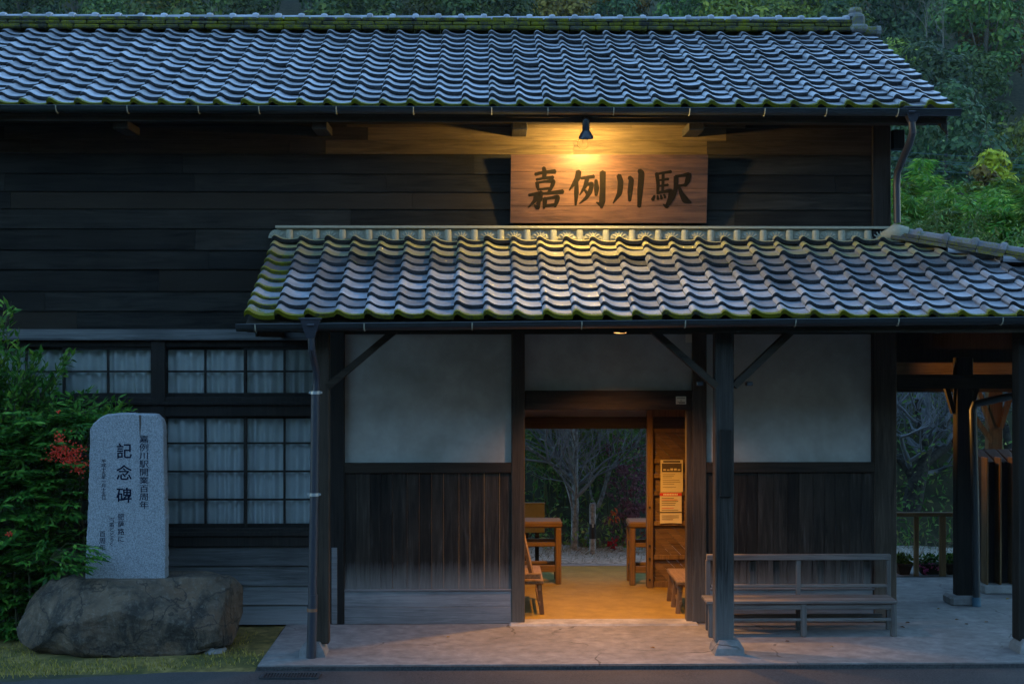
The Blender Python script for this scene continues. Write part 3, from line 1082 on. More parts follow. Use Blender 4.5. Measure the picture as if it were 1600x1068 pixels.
# side slope of the porch and its deck
sl2 = math.atan2(PZT - PZE, -PYE * HK)
sx = Vector((0, 1, 0))
su = Vector((-math.cos(sl2), 0, math.sin(sl2)))
sn = Vector((math.sin(sl2), 0, math.cos(sl2)))
SL = -PYE * HK / math.cos(sl2)
mb = MB()
sn_rows = 15
tiles(mb, Vector((HIPX - PYE * HK, PYE, PZE - 0.04)), sx, su, sn, 21, sn_rows, TW, SL / sn_rows,
      keep=lambda x, s: PYE + x > PYE * (1 - s / SL) - 0.05 and PYE + x < 3.9, moss=lambda i, j: 0.75 if j == 0 else 0.1)
mb.build('side_roof', M['tile_moss'], st, smooth=True)
mb = MB()
xe = HIPX - PYE * HK
e, t_ = -0.10, -0.075
v = [(PX0 + .02, PYE + .03, PZE + t_), (xe, PYE + .03, PZE + t_), (HIPX, 0.02, PZT + t_), (PX0 + .08, 0.02, PZT + t_), (xe, 3.9, PZE + t_), (HIPX, 3.9, PZT + t_)]
vs = v + [(a_, b_, c_ - 0.035) for a_, b_, c_ in v]
mb.add(vs, [(0, 1, 2, 3), (1, 4, 5, 2), (9, 8, 7, 6), (8, 11, 10, 7), (0, 6, 7, 1), (1, 7, 10, 4), (3, 9, 6, 0), (4, 10, 11, 5)])
mb.build('porch_deck', M['beam_y'], st)
for i in range(24):                          # rafters
    mb = MB()
    x = PX0 + 0.12 + i * 0.42
    y1 = 0.0
    z1 = PZT
    if x > HIPX:
        y1 = -(x - HIPX) / HK
    mb.bar((x, PYE + .06, PZE - 0.14), (x, y1, PZE - 0.14 + (y1 - PYE - .06) * math.tan(psl)), 0.05, 0.055)
    mb.build('rafter', M['beam_y'], st)
mb = MB()
mb.box(PX0 + .03, xe, PYE + .04, PYE + .065, PZE - 0.16, PZE - 0.085)
mb.box(PX0 + .10, PX0 + .13, PYE + .07, 0, PZE - .2, PZE - 0.1)
mb.build('porch_fascia', M['beam'], st)
mb = MB()
YP = -1.42
mb.bev(X(486, YP), xe - .5, YP - .06, YP + .06, Z(516, YP), Z(490, YP), .006)
mb.build('porch_beam', M['beam'], st)
# hip ridge
mb = MB()
p0 = Vector((HIPX - 0.03, 0.0, PZT + 0.045))
p1 = Vector((xe, PYE, PZE + 0.045))
d = (p1 - p0)
Lh = d.length
d = d.normalized()
sd_ = d.cross(Vector((0, 0, 1))).normalized()
uu = sd_.cross(d).normalized()
n = int(Lh / 0.27)
mc, mrow = MB(), MB()
for i in range(n):
    a_ = p0 + d * (i * Lh / n)
    b_ = p0 + d * ((i + 1) * Lh / n)
    for k, (hw, h) in enumerate(((0.13, 0.035), (0.11, 0.035))):
        mrow.bar(a_ + uu * (0.0 + 0.04 * k + rng.gauss(0, .002)) + d * .003, b_ + uu * (0.04 * k) - d * .003, 2 * hw, h, up=uu)
    pr = [(a_, .062), (b_ - d * .07, .066), (b_ - d * .065, .082), (b_ - d * .03, .09), (b_ - d * .004, .080), (b_, .062)]
    K = 9
    vs, fs = [], []
    for c_, r in pr:
        for k in range(K):
            t = math.pi * k / (K - 1)
            vs.append(c_ + sd_ * (r * 1.15 * math.cos(t)) + uu * (0.05 + r * math.sin(t)))
    for q in range(len(pr) - 1):
        for k in range(K - 1):
            fs.append((q * K + k, (q + 1) * K + k, (q + 1) * K + k + 1, q * K + k + 1))
    mc.add(vs, fs)
for m_, nm, ms, di in ((mrow, 'hip_course', 0.5, 0.85), (mc, 'hip_cap', 0.42, 0.45)):
    o = m_.build(nm, M['tile_moss'], st, smooth=(nm == 'hip_cap'))
    for a2, val in (('moss', ms), ('dirt', di), ('ochre', 0.0)):
        o.data.attributes.new(a2, 'FLOAT', 'POINT').data.foreach_set('value', np.full(len(o.data.vertices), val, dtype=np.float32))
# flashing with fan ornaments where the porch meets the wall
mb = MB()
fx0, fx1 = X(431, -.03), X(1392, -.03)
mb.bev(fx0, fx1, -0.075, 0.0, Z(357, -.05), Z(353, -.05), .003)
mb.bev(fx0 + .01, fx1, -0.03, 0.01, Z(376, -.03), Z(357, -.03), .003)
k = 0
x = PX0 + 0.02 + 0.12 * TW
while x < fx1 - 0.1:
    if x > fx0:
        zc = Z(372, -.06)
        r0 = 0.085
        vs = [(x, -0.052, zc)]
        for q in range(13):
            t = math.pi * q / 12
            vs.append((x + r0 * math.cos(t), -0.040, zc + r0 * math.sin(t) * 1.05))
        for q in range(13):
            t = math.pi * q / 12
            vs.append((x + r0 * math.cos(t), -0.02, zc + r0 * math.sin(t) * 1.05))
        mb.add(vs, [(0, q + 1, q + 2) for q in range(12)] + [(q + 1, q + 14, q + 15, q + 2) for q in range(12)])
        for q in range(1, 6):
            t = math.pi * q / 6
            mb.tube([(x + .02 * math.cos(t), -0.054, zc + .02 * math.sin(t)), (x + .078 * math.cos(t), -0.045, zc + .08 * math.sin(t))], .007, 5)
        mb.tube([(x - .03, -.05, zc + .0), (x, -.056, zc + .028), (x + .03, -.05, zc)], .008, 5)
    xk = x + TW / 2
    if xk < fx1 - .05 and xk > fx0:
        mb.tube([(xk, -0.055, Z(377, -.06)), (xk, -0.045, Z(359.5, -.05))], .036, 10)
    x += TW
mb.build('flashing', M['flash'], porch, smooth=True)
mb = MB()
mb.tube([(HIPX - .16, -.03, PZT + .04), (HIPX - 0.02, -0.05, PZT + .09), (HIPX + .10, -0.08, PZT + .06)], [.05, .10, .085], 10)
mb.build('hip_mortar', M['flash'], porch, smooth='all')


# gutters
def gutter(px0, py0, px1, py1, y, r, name, brs):
    a_, b_ = P(px0, py0, y), P(px1, py1, y)
    n = 2
    vs, fs = [], []
    K = 9
    for q in range(n):
        c_ = a_.lerp(b_, q / (n - 1))
        for rr in (r, r - .006):
            for k in range(K):
                t = math.pi + math.pi * k / (K - 1)
                vs.append((c_.x, c_.y + rr * math.cos(t), c_.z + rr * math.sin(t)))
    for k in range(K - 1):
        fs.append((k, k + 1, 2 * K + k + 1, 2 * K + k))
        fs.append((K + k + 1, K + k, 3 * K + k, 3 * K + k + 1))
    fs += [(0, 2 * K, 3 * K, K), (K - 1, 2 * K - 1, 4 * K - 1, 3 * K - 1)]
    for q in range(n):
        fs.append(tuple(2 * K * q + k for k in range(K)))
    mb = MB()
    mb.add(vs, fs)
    mb.tube([a_ + Vector((0, -r, 0)), b_ + Vector((0, -r, 0))], .007, 6)
    g = mb.build('gutter', M['metal_dark'], st, smooth=True)
    for px in brs:
        f = (px - px0) / (px1 - px0)
        c_ = a_.lerp(b_, f)
        mb = MB()
        mb.tube([c_ + Vector((0, (r + .004) * math.cos(math.pi + t), (r + .004) * math.sin(math.pi + t))) for t in [math.pi * k / 8 for k in range(9)]], .006, 5)
        mb.build('gutter_bracket', M['flash'], g)
    return a_, b_


gutter(-260, 165.0, 1500, 172.0, YE - .03, 0.062, 'g', [86, 196, 306, 400, 520, 640, 762, 850, 953, 1072, 1190, 1287, 1400])
gutter(370, 507, 1700, 494.5, PYE - .03, 0.066, 'g', [400, 568, 735, 905, 1066, 1238, 1399, 1562])


def funnel(px, py0, py1, y, wt, wb):
    mb = MB()
    a_, b_ = P(px, py0, y), P(px, py1, y)
    vs = []
    for c_, w_, d_ in ((a_, wt, .075), (b_, wb, .035)):
        vs += [(c_.x - w_, y - d_, c_.z), (c_.x + w_, y - d_, c_.z), (c_.x + w_, y + d_, c_.z), (c_.x - w_, y + d_, c_.z)]
    mb.add(vs, [(0, 1, 2, 3), (7, 6, 5, 4), (0, 4, 5, 1), (1, 5, 6, 2), (2, 6, 7, 3), (3, 7, 4, 0)])
    mb.bev(a_.x - wt - .006, a_.x + wt + .006, y - .082, y + .082, a_.z - .012, a_.z + .004, .003)
    mb.tube([P(px - 5, (py0 + py1) / 2 - 5, y - .068), P(px + 5, (py0 + py1) / 2 - 5, y - .068)], .012, 6)
    return mb.build('funnel', M['pipe'], st)


fy = PYE - .06
funnel(485.5, 497, 528, fy, 0.095, 0.036)
mb = MB()
py_ = -1.60
ptop = P(486, 526, fy)
mb.tube([ptop, P(487, 545, fy), P(490, 562, -1.72), P(494, 580, -1.63), P(494.5, 600, py_), P(493, 614, py_)], .033, 12)
pz = P(491, 1022, py_)
mb.tube([P(493, 612, py_), P(491, 772, py_), P(488, 935, py_)], .0405, 14)
mb.tube([P(489, 928, py_), Vector((P(486, 1022, py_).x, py_, 0.0))], .045, 14)
pipe = mb.build('downpipe', M['pipe'], st, smooth=True)
for py, px, mt in ((613, 492.8, 'band'), (772, 490.8, 'band'), (952, 487.6, 'rust')):
    mb = MB()
    c_ = P(px, py, py_)
    mb.tube([c_ + Vector((0, 0, -.014)), c_ + Vector((0, 0, .014))], .047 if mt == 'band' else .049, 14)
    if mt == 'band':
        mb.bev(c_.x - .062, c_.x + .062, py_ - .012, py_ + .012, c_.z - .01, c_.z + .01, .003)
    mb.build('pipe_band', M[mt], pipe)
# upper right downpipe
fy = YE - .02
funnel(1425, 168, 191, fy, 0.088, 0.034)
mb = MB()
mb.tube([P(1424.5, 189, fy), P(1426, 206, fy), P(1422, 222, -.55), P(1408, 254, -.2), P(1402, 270, -.10), P(1401, 290, -.08), P(1402, 348, -.08)], .037, 12)
mb.build('downpipe', M['pipe'], st, smooth=True)

# porch posts with stones and braces
YP = -1.42


def porch_post(px0, px1, pyb, sx0, sx1, nm, mat):
    mb = MB()
    xa, xb = X(px0, YP - .06), X(px1, YP - .06)
    wy = (xb - xa)
    mb.bev(xa, xb, YP - .06, YP - .06 + max(wy, .12), 0.10, Z(500, YP), 0.010)
    p = mb.build('porch_post', M[mat], st)
    mb = MB()
    a2, b2 = X(sx0, YP), X(sx1, YP)
    vs = []
    for (ex, z) in ((0.0, -.02), (0.012, .06), (0.06, .125)):
        for sx_, sy_ in ((-1, -1), (1, -1), (1, 1), (-1, 1)):
            cx_ = (a2 + b2) / 2
            vs.append((cx_ + sx_ * ((b2 - a2) / 2 - ex) + rng.uniform(-.012, .012), YP + sy_ * (.16 - ex) + rng.uniform(-.012, .012), z))
    mb.add(vs, [(0, 1, 5, 4), (1, 2, 6, 5), (2, 3, 7, 6), (3, 0, 4, 7), (4, 5, 9, 8), (5, 6, 10, 9), (6, 7, 11, 10), (7, 4, 8, 11), (8, 9, 10, 11)])
    mb.build('footing_stone', M['apron'], p)
    return p


lp = porch_post(493, 514, 1005, 470, 511, 'l', 'post_brown')
rp = porch_post(1118, 1147, 1003, 1112, 1160, 'r', 'porch_post')
porch_post(1592, 1622, 960, 1584, 1630, 'c', 'post_dark')
mb = MB()
mb.bev(X(1125, YP - .08), X(1143, YP - .08), YP - .085, YP - .061, Z(777, YP - .08), Z(671, YP - .08), .008)
mb.build('nameboard', M['post_dark'], rp)
for (p_, qx, qy, ex, ey, par) in ((512, 604, 0, 632, 504, lp), (1119, 603, 0, 1006, 504, rp), (1146, 603, 0, 1250, 504, rp)):
    a_ = P(p_, qx, YP)
    b_ = P(ex, ey, YP)
    mb = MB()
    mb.bar(a_, b_, 0.06, 0.125, up=(0, 1, 0))
    o = mb.build('brace', M['beam'], par)
mb = MB()
for (px, py) in ((1170, 599), (1093, 599), ):
    c_ = P(px, py, YP + .1)
    mb.bev(c_.x - .03, c_.x + .03, YP + .05, YP + .12, c_.z - .02, c_.z + .02, .004)
mb.build('bolt_plate', M['iron'], rp)

# right veranda: floor is the apron; posts, beams, braces
YV = 0.95
mb = MB()
mb.bev(X(1495, YV), X(1521, YV), YV, YV + .14, 0.06, 2.75, .01)
vp = mb.build('veranda_post', M['post_dark'], st)
mb = MB()
a2, b2 = X(1483, YV), X(1531, YV)
mb.bev(a2, b2, YV - .07, YV + .24, -.02, .10, .03)
mb.build('footing_stone', M['apron'], vp)
mb = MB()
mb.bar(P(1490, 645, YV + .08), P(1476, 596, YV + .08), .05, .07, up=(0, 1, 0))
mb.bar(P(1508, 660, YV + .08), P(1530, 592, YV + .08), .05, .07, up=(0, 1, 0))
mb.build('brace', M['post_dark'], vp)
mb = MB()
mb.bev(XR - .05, 9.0, YV - .02, YV + .15, Z(607, YV, 1450), Z(585, YV, 1450), .006)
mb.bev(XR - .05, 9.0, 2.62, 2.75, Z(612, 2.7, 1450), Z(588, 2.7, 1450), .006)
mb.build('veranda_beam', M['beam'], st)
mb = MB()
mb.bev(XR - .05, 9.0, 2.30, 2.42, Z(590, 2.3, 1450), Z(566, 2.3, 1450), .006)
mb.build('veranda_rear_beam', M['inner_x'], st)
mb = MB()
mb.box(XR - .05, 9.0, 2.76, 2.80, Z(590, 2.7, 1450), 3.9)
mb.build('veranda_gable', M['post_dark'], st)
mb = MB()
mb.tube([P(1526, 948, YV - .1), P(1524, 790, YV - .1), P(1520, 640, YV - .1), P(1523, 631, YV - .1), P(1535, 628, YV - .1), P(1640, 606, YV - .1)], .042, 12)
o = mb.build('downpipe', M['metal_dark'], st, smooth=True)
mb = MB()
mb.tube([Vector((X(1526, YV - .1), YV - .1, 0)), P(1525.5, 932, YV - .1)], .05, 12)
mb.build('pipe_foot', M['bluepl'], o, smooth=True)
# rear veranda post with splayed braces
mb = MB()
YQ = 3.2
mb.bev(X(1545, YQ), X(1567, YQ), YQ, YQ + .15, 0, 2.7, .008)
for (qa, ra, qb, rb_) in ((1549, 668, 1526, 604), (1563, 668, 1584, 600), (1550, 690, 1518, 645)):
    mb.bar(P(qa, ra, YQ - .02), P(qb, rb_, YQ - .02), .05, .085, up=(0, 1, 0))
mb.build('rear_post', M['inner_z'], st)
# ------------------------------------------------------------------ name sign above the porch
SY = -0.13
c00, c10 = P(797, 348.5, -0.085), P(1104, 348.5, -0.085)
c01, c11 = P(798, 241, -0.165), P(1106, 241, -0.165)
sgn = thing('station_sign', (c00 + c10) / 2, 'broad brown plank sign with four brush characters over the porch', 'sign')
ex = (c10 - c00).normalized()
ez = (c01 - c00).normalized()
en = ez.cross(ex).normalized() * 1.0
if en.y > 0: en = -en
SW, SH = (c10 - c00).length, (c01 - c00).length


def sp(s, t, d=0.0):
    return c00 + ex * (s * SW) + ez * (t * SH) + en * d


mb = MB()
nb = 4
for i in range(nb):
    t0, t1 = i / nb, (i + 1) / nb
    g_ = 0.0012 / SH
    a_ = [sp(0, t0 + g_), sp(1, t0 + g_), sp(1, t1 - g_), sp(0, t1 - g_)]
    fr = [sp(.002, t0 + g_ * 2, .0), sp(.998, t0 + g_ * 2, 0), sp(.998, t1 - g_ * 2, 0), sp(.002, t1 - g_ * 2, 0)]
    bk = [p - en * 0.036 for p in a_]
    md = [p - en * 0.003 for p in a_]
    mb.add(fr + md + bk, [(0, 1, 2, 3), (0, 4, 5, 1), (1, 5, 6, 2), (2, 6, 7, 3), (3, 7, 4, 0), (4, 8, 9, 5), (5, 9, 10, 6), (6, 10, 11, 7), (7, 11, 8, 4), (11, 10, 9, 8)])
bd = mb.build('board', M['sign'], sgn)

STROKES = {
    'a': [  # ka
        [(300, 484, 15), (350, 472, 13), (424, 466, 20)], [(352, 440, 14), (358, 470, 20), (355, 512, 16)],
        [(308, 516, 12), (350, 508, 11), (412, 502, 16)],
        [(312, 532, 16), (316, 560, 15), (322, 582, 9)], [(312, 536, 10), (360, 528, 11), (412, 526, 18), (406, 552, 17), (396, 580, 10)], [(325, 576, 10), (396, 570, 12)],
        [(333, 588, 10), (346, 604, 14)], [(392, 582, 14), (376, 604, 8)], [(288, 606, 10), (360, 602, 12), (474, 590, 20)],
        [(262, 612, 12), (300, 606, 14), (334, 602, 20), (330, 640, 20), (312, 668, 8)], [(306, 606, 18), (300, 645, 17), (260, 688, 5)], [(330, 650, 10), (318, 690, 18), (296, 672, 7)],
        [(362, 630, 20), (362, 660, 18), (356, 694, 9)], [(362, 634, 12), (404, 628, 13), (440, 624, 20), (434, 655, 18), (424, 684, 10)], [(366, 678, 11), (424, 670, 14)]],
    'b': [  # rei
        [(568, 464, 24), (560, 510, 24), (512, 582, 6)], [(556, 525, 15), (556, 600, 20), (552, 674, 9)],
        [(582, 508, 11), (610, 504, 14), (664, 496, 16)], [(622, 505, 19), (610, 555, 17), (576, 612, 5)], [(612, 550, 9), (650, 542, 18), (640, 590, 20), (616, 630, 15), (576, 664, 5)], [(606, 580, 9), (624, 600, 16)],
        [(676, 518, 13), (680, 570, 22), (678, 614, 12)], [(716, 468, 26), (718, 560, 24), (716, 650, 26), (712, 692, 10)], [(712, 672, 20), (680, 656, 5)]],
    'c': [  # kawa
        [(816, 488, 20), (828, 530, 24), (822, 600, 22), (784, 662, 5)], [(880, 500, 16), (894, 520, 22), (888, 590, 22), (886, 648, 13)], [(940, 458, 18), (956, 480, 26), (950, 580, 24), (946, 684, 16)]],
    'd': [  # eki
        [(1050, 476, 16), (1060, 540, 15), (1058, 604, 10)], [(1052, 482, 9), (1090, 474, 11), (1140, 466, 13)], [(1090, 478, 13), (1090, 540, 13), (1088, 594, 10)],
        [(1062, 520, 8), (1124, 512, 12)], [(1062, 556, 8), (1122, 548, 12)], [(1056, 598, 13), (1100, 590, 13), (1140, 586, 19), (1134, 640, 20), (1116, 682, 16), (1094, 668, 5)],
        [(1040, 614, 9), (1028, 642, 16)], [(1058, 614, 8), (1062, 638, 13)], [(1078, 610, 8), (1084, 634, 13)], [(1098, 606, 8), (1106, 628, 12)],
        [(1166, 496, 12), (1210, 490, 12), (1248, 486, 22), (1240, 528, 21), (1226, 556, 12)], [(1172, 556, 10), (1226, 548, 12)], [(1170, 496, 20), (1170, 570, 19), (1156, 625, 15), (1136, 668, 5)],
        [(1190, 562, 11), (1208, 606, 20), (1232, 642, 28), (1268, 658, 6)]],
}


def stroke_poly(pts, sub=7):
    """smooth variable width outline through x, y, width points"""
    n = len(pts)
    out = []
    for i in range(n - 1):
        for q in range(sub + (1 if i == n - 2 else 0)):
            t = q / sub
            p0, p1, p2, p3 = pts[max(i - 1, 0)], pts[i], pts[i + 1], pts[min(i + 2, n - 1)]
            tens = 0.22
            r = []
            for a_ in range(3):
                m1, m2 = tens * (p2[a_] - p0[a_]), tens * (p3[a_] - p1[a_])
                r.append((2 * t**3 - 3 * t**2 + 1) * p1[a_] + (t**3 - 2 * t**2 + t) * m1 + (-2 * t**3 + 3 * t**2) * p2[a_] + (t**3 - t**2) * m2)
            out.append(r)
    return out


def strokes(name, sts, to3, mat, parent, k0=0.0, dd=0.0002, wk=1.0):
    mb = MB()
    for i, pts in enumerate(sts):
        c_ = stroke_poly(pts)
        L_, R_ = [], []
        d0 = k0 + i * dd
        n = len(c_)
        for k, (x, y, w_) in enumerate(c_):
            a_, b_ = c_[max(k - 1, 0)], c_[min(k + 1, n - 1)]
            dx, dy = b_[0] - a_[0], b_[1] - a_[1]
            l_ = math.hypot(dx, dy) or 1
            nx_, ny_ = -dy / l_, dx / l_
            w2 = w_ * wk * 0.5
            L_.append((x + nx_ * w2, y + ny_ * w2)); R_.append((x - nx_ * w2, y - ny_ * w2))
            if k == 0: tx0 = (x - dx / l_ * w2 * .55, y - dy / l_ * w2 * .55)
            if k == n - 1: tx1 = (x + dx / l_ * w2 * .55, y + dy / l_ * w2 * .55)
        P2 = L_ + R_ + [tx0, tx1]
        top = [to3(x, y, d0) for x, y in P2]
        fs = [(k, k + 1, n + k + 1, n + k) for k in range(n - 1)] + [(2 * n, 0, n), (2 * n + 1, 2 * n - 1, n - 1)]
        mb.add(top, fs)
    return mb.build(name, mat, parent)


def sign3(zx, zy, d):
    px, py = 760 + zx / 3.955, 150 + zy / 3.955
    return sp((px - 797.5) / 308.0, (348.5 - py) / 107.5, d)


for key in 'abcd':
    strokes('character', STROKES[key], sign3, M['ink'], bd, 0.0012, wk=1.5)
mb = MB()
for s_ in (.02, .98):
    a_ = sp(s_, .93, -.03)
    mb.bar(a_, Vector((a_.x + (-.03 if s_ < .5 else .03), -0.0, a_.z + .01)), .02, .03)
    b_ = sp(s_, .04, -.03)
    mb.bar(b_, Vector((b_.x, -0.0, b_.z)), .03, .03)
mb.build('hanger', M['iron'], sgn)

# ------------------------------------------------------------------ lamps


def point(name, loc, power, colr, radius, parent, typ='POINT', rot=None, size=None, blend=1.0):
    l = bpy.data.lights.new(name, typ)
    l.energy = power
    l.color = colr
    l.shadow_soft_size = radius
    if typ == 'SPOT':
        l.spot_size = size
        l.spot_blend = blend
    o = bpy.data.objects.new(name, l)
    col.objects.link(o)
    o.parent = parent
    o.location = Vector(loc) - ORI[parent.name]
    if rot: o.rotation_euler = rot
    return o


LY = -0.58
lc = P(915.5, 204, LY)
sl = thing('sign_spotlight', lc, 'small dark reflector lamp shining down on the plank sign', 'lamp')
tilt = Vector((0.03, 0.30, -1)).normalized()
q = Vector((0, 0, -1)).rotation_difference(tilt)


def lathe_dir(prof, n=20):
    mb = MB()
    vs, fs = [], []
    for r, z in prof:
        for k in range(n):
            t = 2 * math.pi * k / n
            vs.append(lc + q @ Vector((r * math.cos(t), r * math.sin(t), z)))
    for i in range(len(prof) - 1):
        for k in range(n):
            k2 = (k + 1) % n
            fs.append((i * n + k, i * n + k2, (i + 1) * n + k2, (i + 1) * n + k))
    mb.add(vs, fs)
    return mb


k_ = 14.3 / F
lathe_dir([(0, 19 * k_), (4 * k_, 19 * k_), (5.6 * k_, 16.5 * k_), (6 * k_, 2 * k_), (5.4 * k_, 0)]).build('socket', M['lampmetal'], sl, smooth=True)
lathe_dir([(5.2 * k_, 1 * k_), (9 * k_, -5 * k_), (11.4 * k_, -9.5 * k_), (11.8 * k_, -11.5 * k_), (11.0 * k_, -12.8 * k_), (10.2 * k_, -11.5 * k_)]).build('reflector', M['lampmetal'], sl, smooth=True)
bl = lathe_dir([(10.4 * k_, -12.2 * k_), (8 * k_, -13.2 * k_), (4 * k_, -13.8 * k_), (0, -14 * k_)]).build('bulb', M['bulb_front'], sl, smooth=True)
mb = MB()
top = lc + q @ Vector((0, 0, 18 * k_))
mb.tube([top, top + Vector((0, .05, .03)), Vector((lc.x + .01, -.34, lc.z + .14))], .012, 8)
mb.build('arm', M['lampmetal'], sl)
lp_ = lc + q @ Vector((0, 0, -15.5 * k_))
point('sign_light', lp_, 23.0, (1.0, 0.66, 0.20), 0.03, sl)
# faint conduit box under it on the wall
mb = MB()
mb.lathe((0, 0, 0), [(0.050, 0.0), (.052, .006), (.056, .008), (.060, .006), (.062, .0)], 24)
mb.tube([(0, 0.0, 0.004), (0, .05, .004)], .006, 6)
c_ = P(911, 224, -.022)
mb.v = [(c_.x + a_, c_.y - c2, c_.z + b_) for a_, b_, c2 in mb.v]
tag(mb.build('cable_loop', M['pine_lamplit'], None, smooth=True, loc=c_), 'thin round loop of cable on the cladding just under the small reflector lamp', 'cable')

PYL = -0.95
pc = P(969, 518.9, PYL)
pl = thing('porch_lamp', pc, 'shallow lit lamp under the porch eave in front of the entrance', 'lamp')
mb = MB()
mb.lathe(pc, [(0.02, .13), (.03, .11), (.04, .075), (.085, .03), (.092, .0), (.088, -.002), (.082, .026), (.036, .07)], 24)
mb.build('shade', M['lampmetal'], pl, smooth=True)
mb = MB()
mb.lathe(pc, [(0.0, -.012), (.04, -.010), (.07, -.002), (.082, .006), (.08, .02)], 24)
mb.build('bulb', M['bulb'], pl, smooth=True)
mb = MB()
mb.tube([pc + Vector((0, 0, .12)), pc + Vector((0, 0, .42))], .012, 8)
mb.build('stem', M['lampmetal'], pl)
point('porch_light', pc + Vector((0, 0, -.03)), 38.0, (1.0, 0.47, 0.20), 0.05, pl, 'SPOT', (math.radians(2), 0, 0), math.radians(120), 1.0)

hc = Vector((X(950, .55), .55, 2.50))
hl = thing('hall_lamp', hc, 'pendant lamp with a flat shade lighting the entrance hall from above the doorway', 'lamp')
mb = MB()
mb.lathe(hc, [(0.02, .12), (.04, .10), (.15, .03), (.16, .0), (.15, .02), (.03, .09)], 24)
mb.build('shade', M['lampmetal'], hl, smooth=True)
mb = MB()
mb.lathe(hc, [(0, -.05), (.03, -.042), (.045, -.01), (.03, .03), (.015, .06)], 16)
mb.build('bulb', M['bulb'], hl, smooth=True)
mb = MB()
mb.tube([hc + Vector((0, 0, .1)), hc + Vector((0, 0, .33))], .006, 6)
mb.build('cord', M['dark'], hl)
point('hall_light', hc + Vector((0, 0, -.07)), 36.0, (1.0, 0.42, 0.05), 0.05, hl, 'SPOT', (0, 0, 0), math.radians(156), 0.7)

vc = Vector((4.43, 1.25, 2.35))
vl = thing('side_lamp', vc, 'small wall lamp round the right corner post lighting the open veranda', 'lamp')
mb = MB()
mb.tube([Vector((4.22, 1.25, 2.40)), Vector((4.34, 1.25, 2.45)), vc + Vector((0, 0, .06))], .009, 8)
mb.lathe(vc, [(0.02, .07), (.035, .055), (.06, .015), (.062, .0), (.056, .012), (.03, .05)], 18)
mb.build('shade', M['lampmetal'], vl, smooth=True)
mb = MB()
mb.lathe(vc, [(0, -.04), (.02, -.034), (.03, -.01), (.02, .02), (.01, .045)], 14)
mb.build('bulb', M['bulb'], vl, smooth=True)
point('side_light', vc + Vector((.05, 0, -.05)), 7.0, (1.0, 0.46, 0.10), 0.03, vl, 'SPOT', (0, math.radians(-97), 0), math.radians(120), 0.6)

# ------------------------------------------------------------------ memorial stone and boulder
BY = -1.0
bc = Vector(((X(20, BY - .3) + X(374, BY - .3)) / 2, BY, -0.05))
hwid = (X(374, BY - .3) - X(20, BY - .3)) / 2
import bmesh
bm = bmesh.new()
bmesh.ops.create_icosphere(bm, subdivisions=6, radius=1.0)
top = Z(897, BY, 300) + 0.05
CUTS = [(Vector(n_).normalized(), d_) for n_, d_ in (((-.55, -.75, .25), .80), ((-.8, -.3, .62), 1.02), ((.1, -1, -.12), .44), ((.5, -.85, .2), .80), ((.95, -.25, .1), .96), ((.25, -.8, .6), .66), ((-.2, -.75, .62), .70), ((-.9, -.4, -.5), .93), ((0, 0, 1), top - .01), ((.75, 0, .6), 1.16))]
for v in bm.verts:
    x, y, z = v.co
    f = lambda a_, p: math.copysign(abs(a_) ** p, a_)
    m_ = (abs(x) ** 3.4 + abs(y) ** 3.0 + abs(z) ** 3.6) ** (-1 / 3.4)
    x, y, z = x * m_, y * m_, z * m_
    # silhouette: left end swept back towards the top, right end upright and narrowing at its foot
    zz = (z + 1) / 2
    if x < 0: x *= 1.0 - 0.30 * max(0, zz - .30) ** 1.3 - 0.08 * max(0, .3 - zz)
    else: x *= 1.0 - 0.16 * max(0, .6 - zz) ** 1.2
    p = Vector((x * hwid, y * 0.50, 0.03 + (zz - 0.10) / 0.9 * (top)))
    if y < 0: p.y -= 0.06 * math.sin(zz * 3)
    nn = mn.fractal(Vector((p.x * 1.5, p.y * 1.5, p.z * 1.8)) + Vector((3, 1, 7)), 1.0, 2.0, 5)
    cr = mn.ridged_multi_fractal(Vector((p.x * 0.9 + p.z * .5, p.y, p.z * 1.3)), 0.9, 2.1, 4, 1.0, 2.0) if zz < .9 else 0.6
    k = 0.07 * nn + 0.05 * (cr - 1.0)
    flat = 0.35 if zz > .93 else 1.0
    d_ = Vector((x * .8, y * 1.6, (z) * .6)).normalized()
    p += d_ * k * flat
    if p.y < -0.3 and 0.15 < zz < .72:
        p.y += 0.09 * max(0, math.sin((p.x * 1.9 + .6))) * (0.72 - zz)
    for pn_, pd in CUTS:
        e_ = p.dot(pn_) - pd
        if e_ > 0: p -= pn_ * e_ * 0.85
    q_ = p * 4.0
    p += d_ * (0.015 * mn.fractal(q_, 0.8, 2.0, 5) - 0.02 * max(0, .35 - abs(mn.noise(q_ * .7))) ** 1.5)
    v.co = p
me = bpy.data.meshes.new('boulder')
bm.to_mesh(me); bm.free()
me.polygons.foreach_set('use_smooth', np.ones(len(me.polygons), dtype=bool))
me.materials.append(M['boulder'])
bo = bpy.data.objects.new('boulder', me)
col.objects.link(bo)
bo.location = bc
tag(bo, 'long brown boulder with dark streaks under the upright memorial stone', 'boulder')

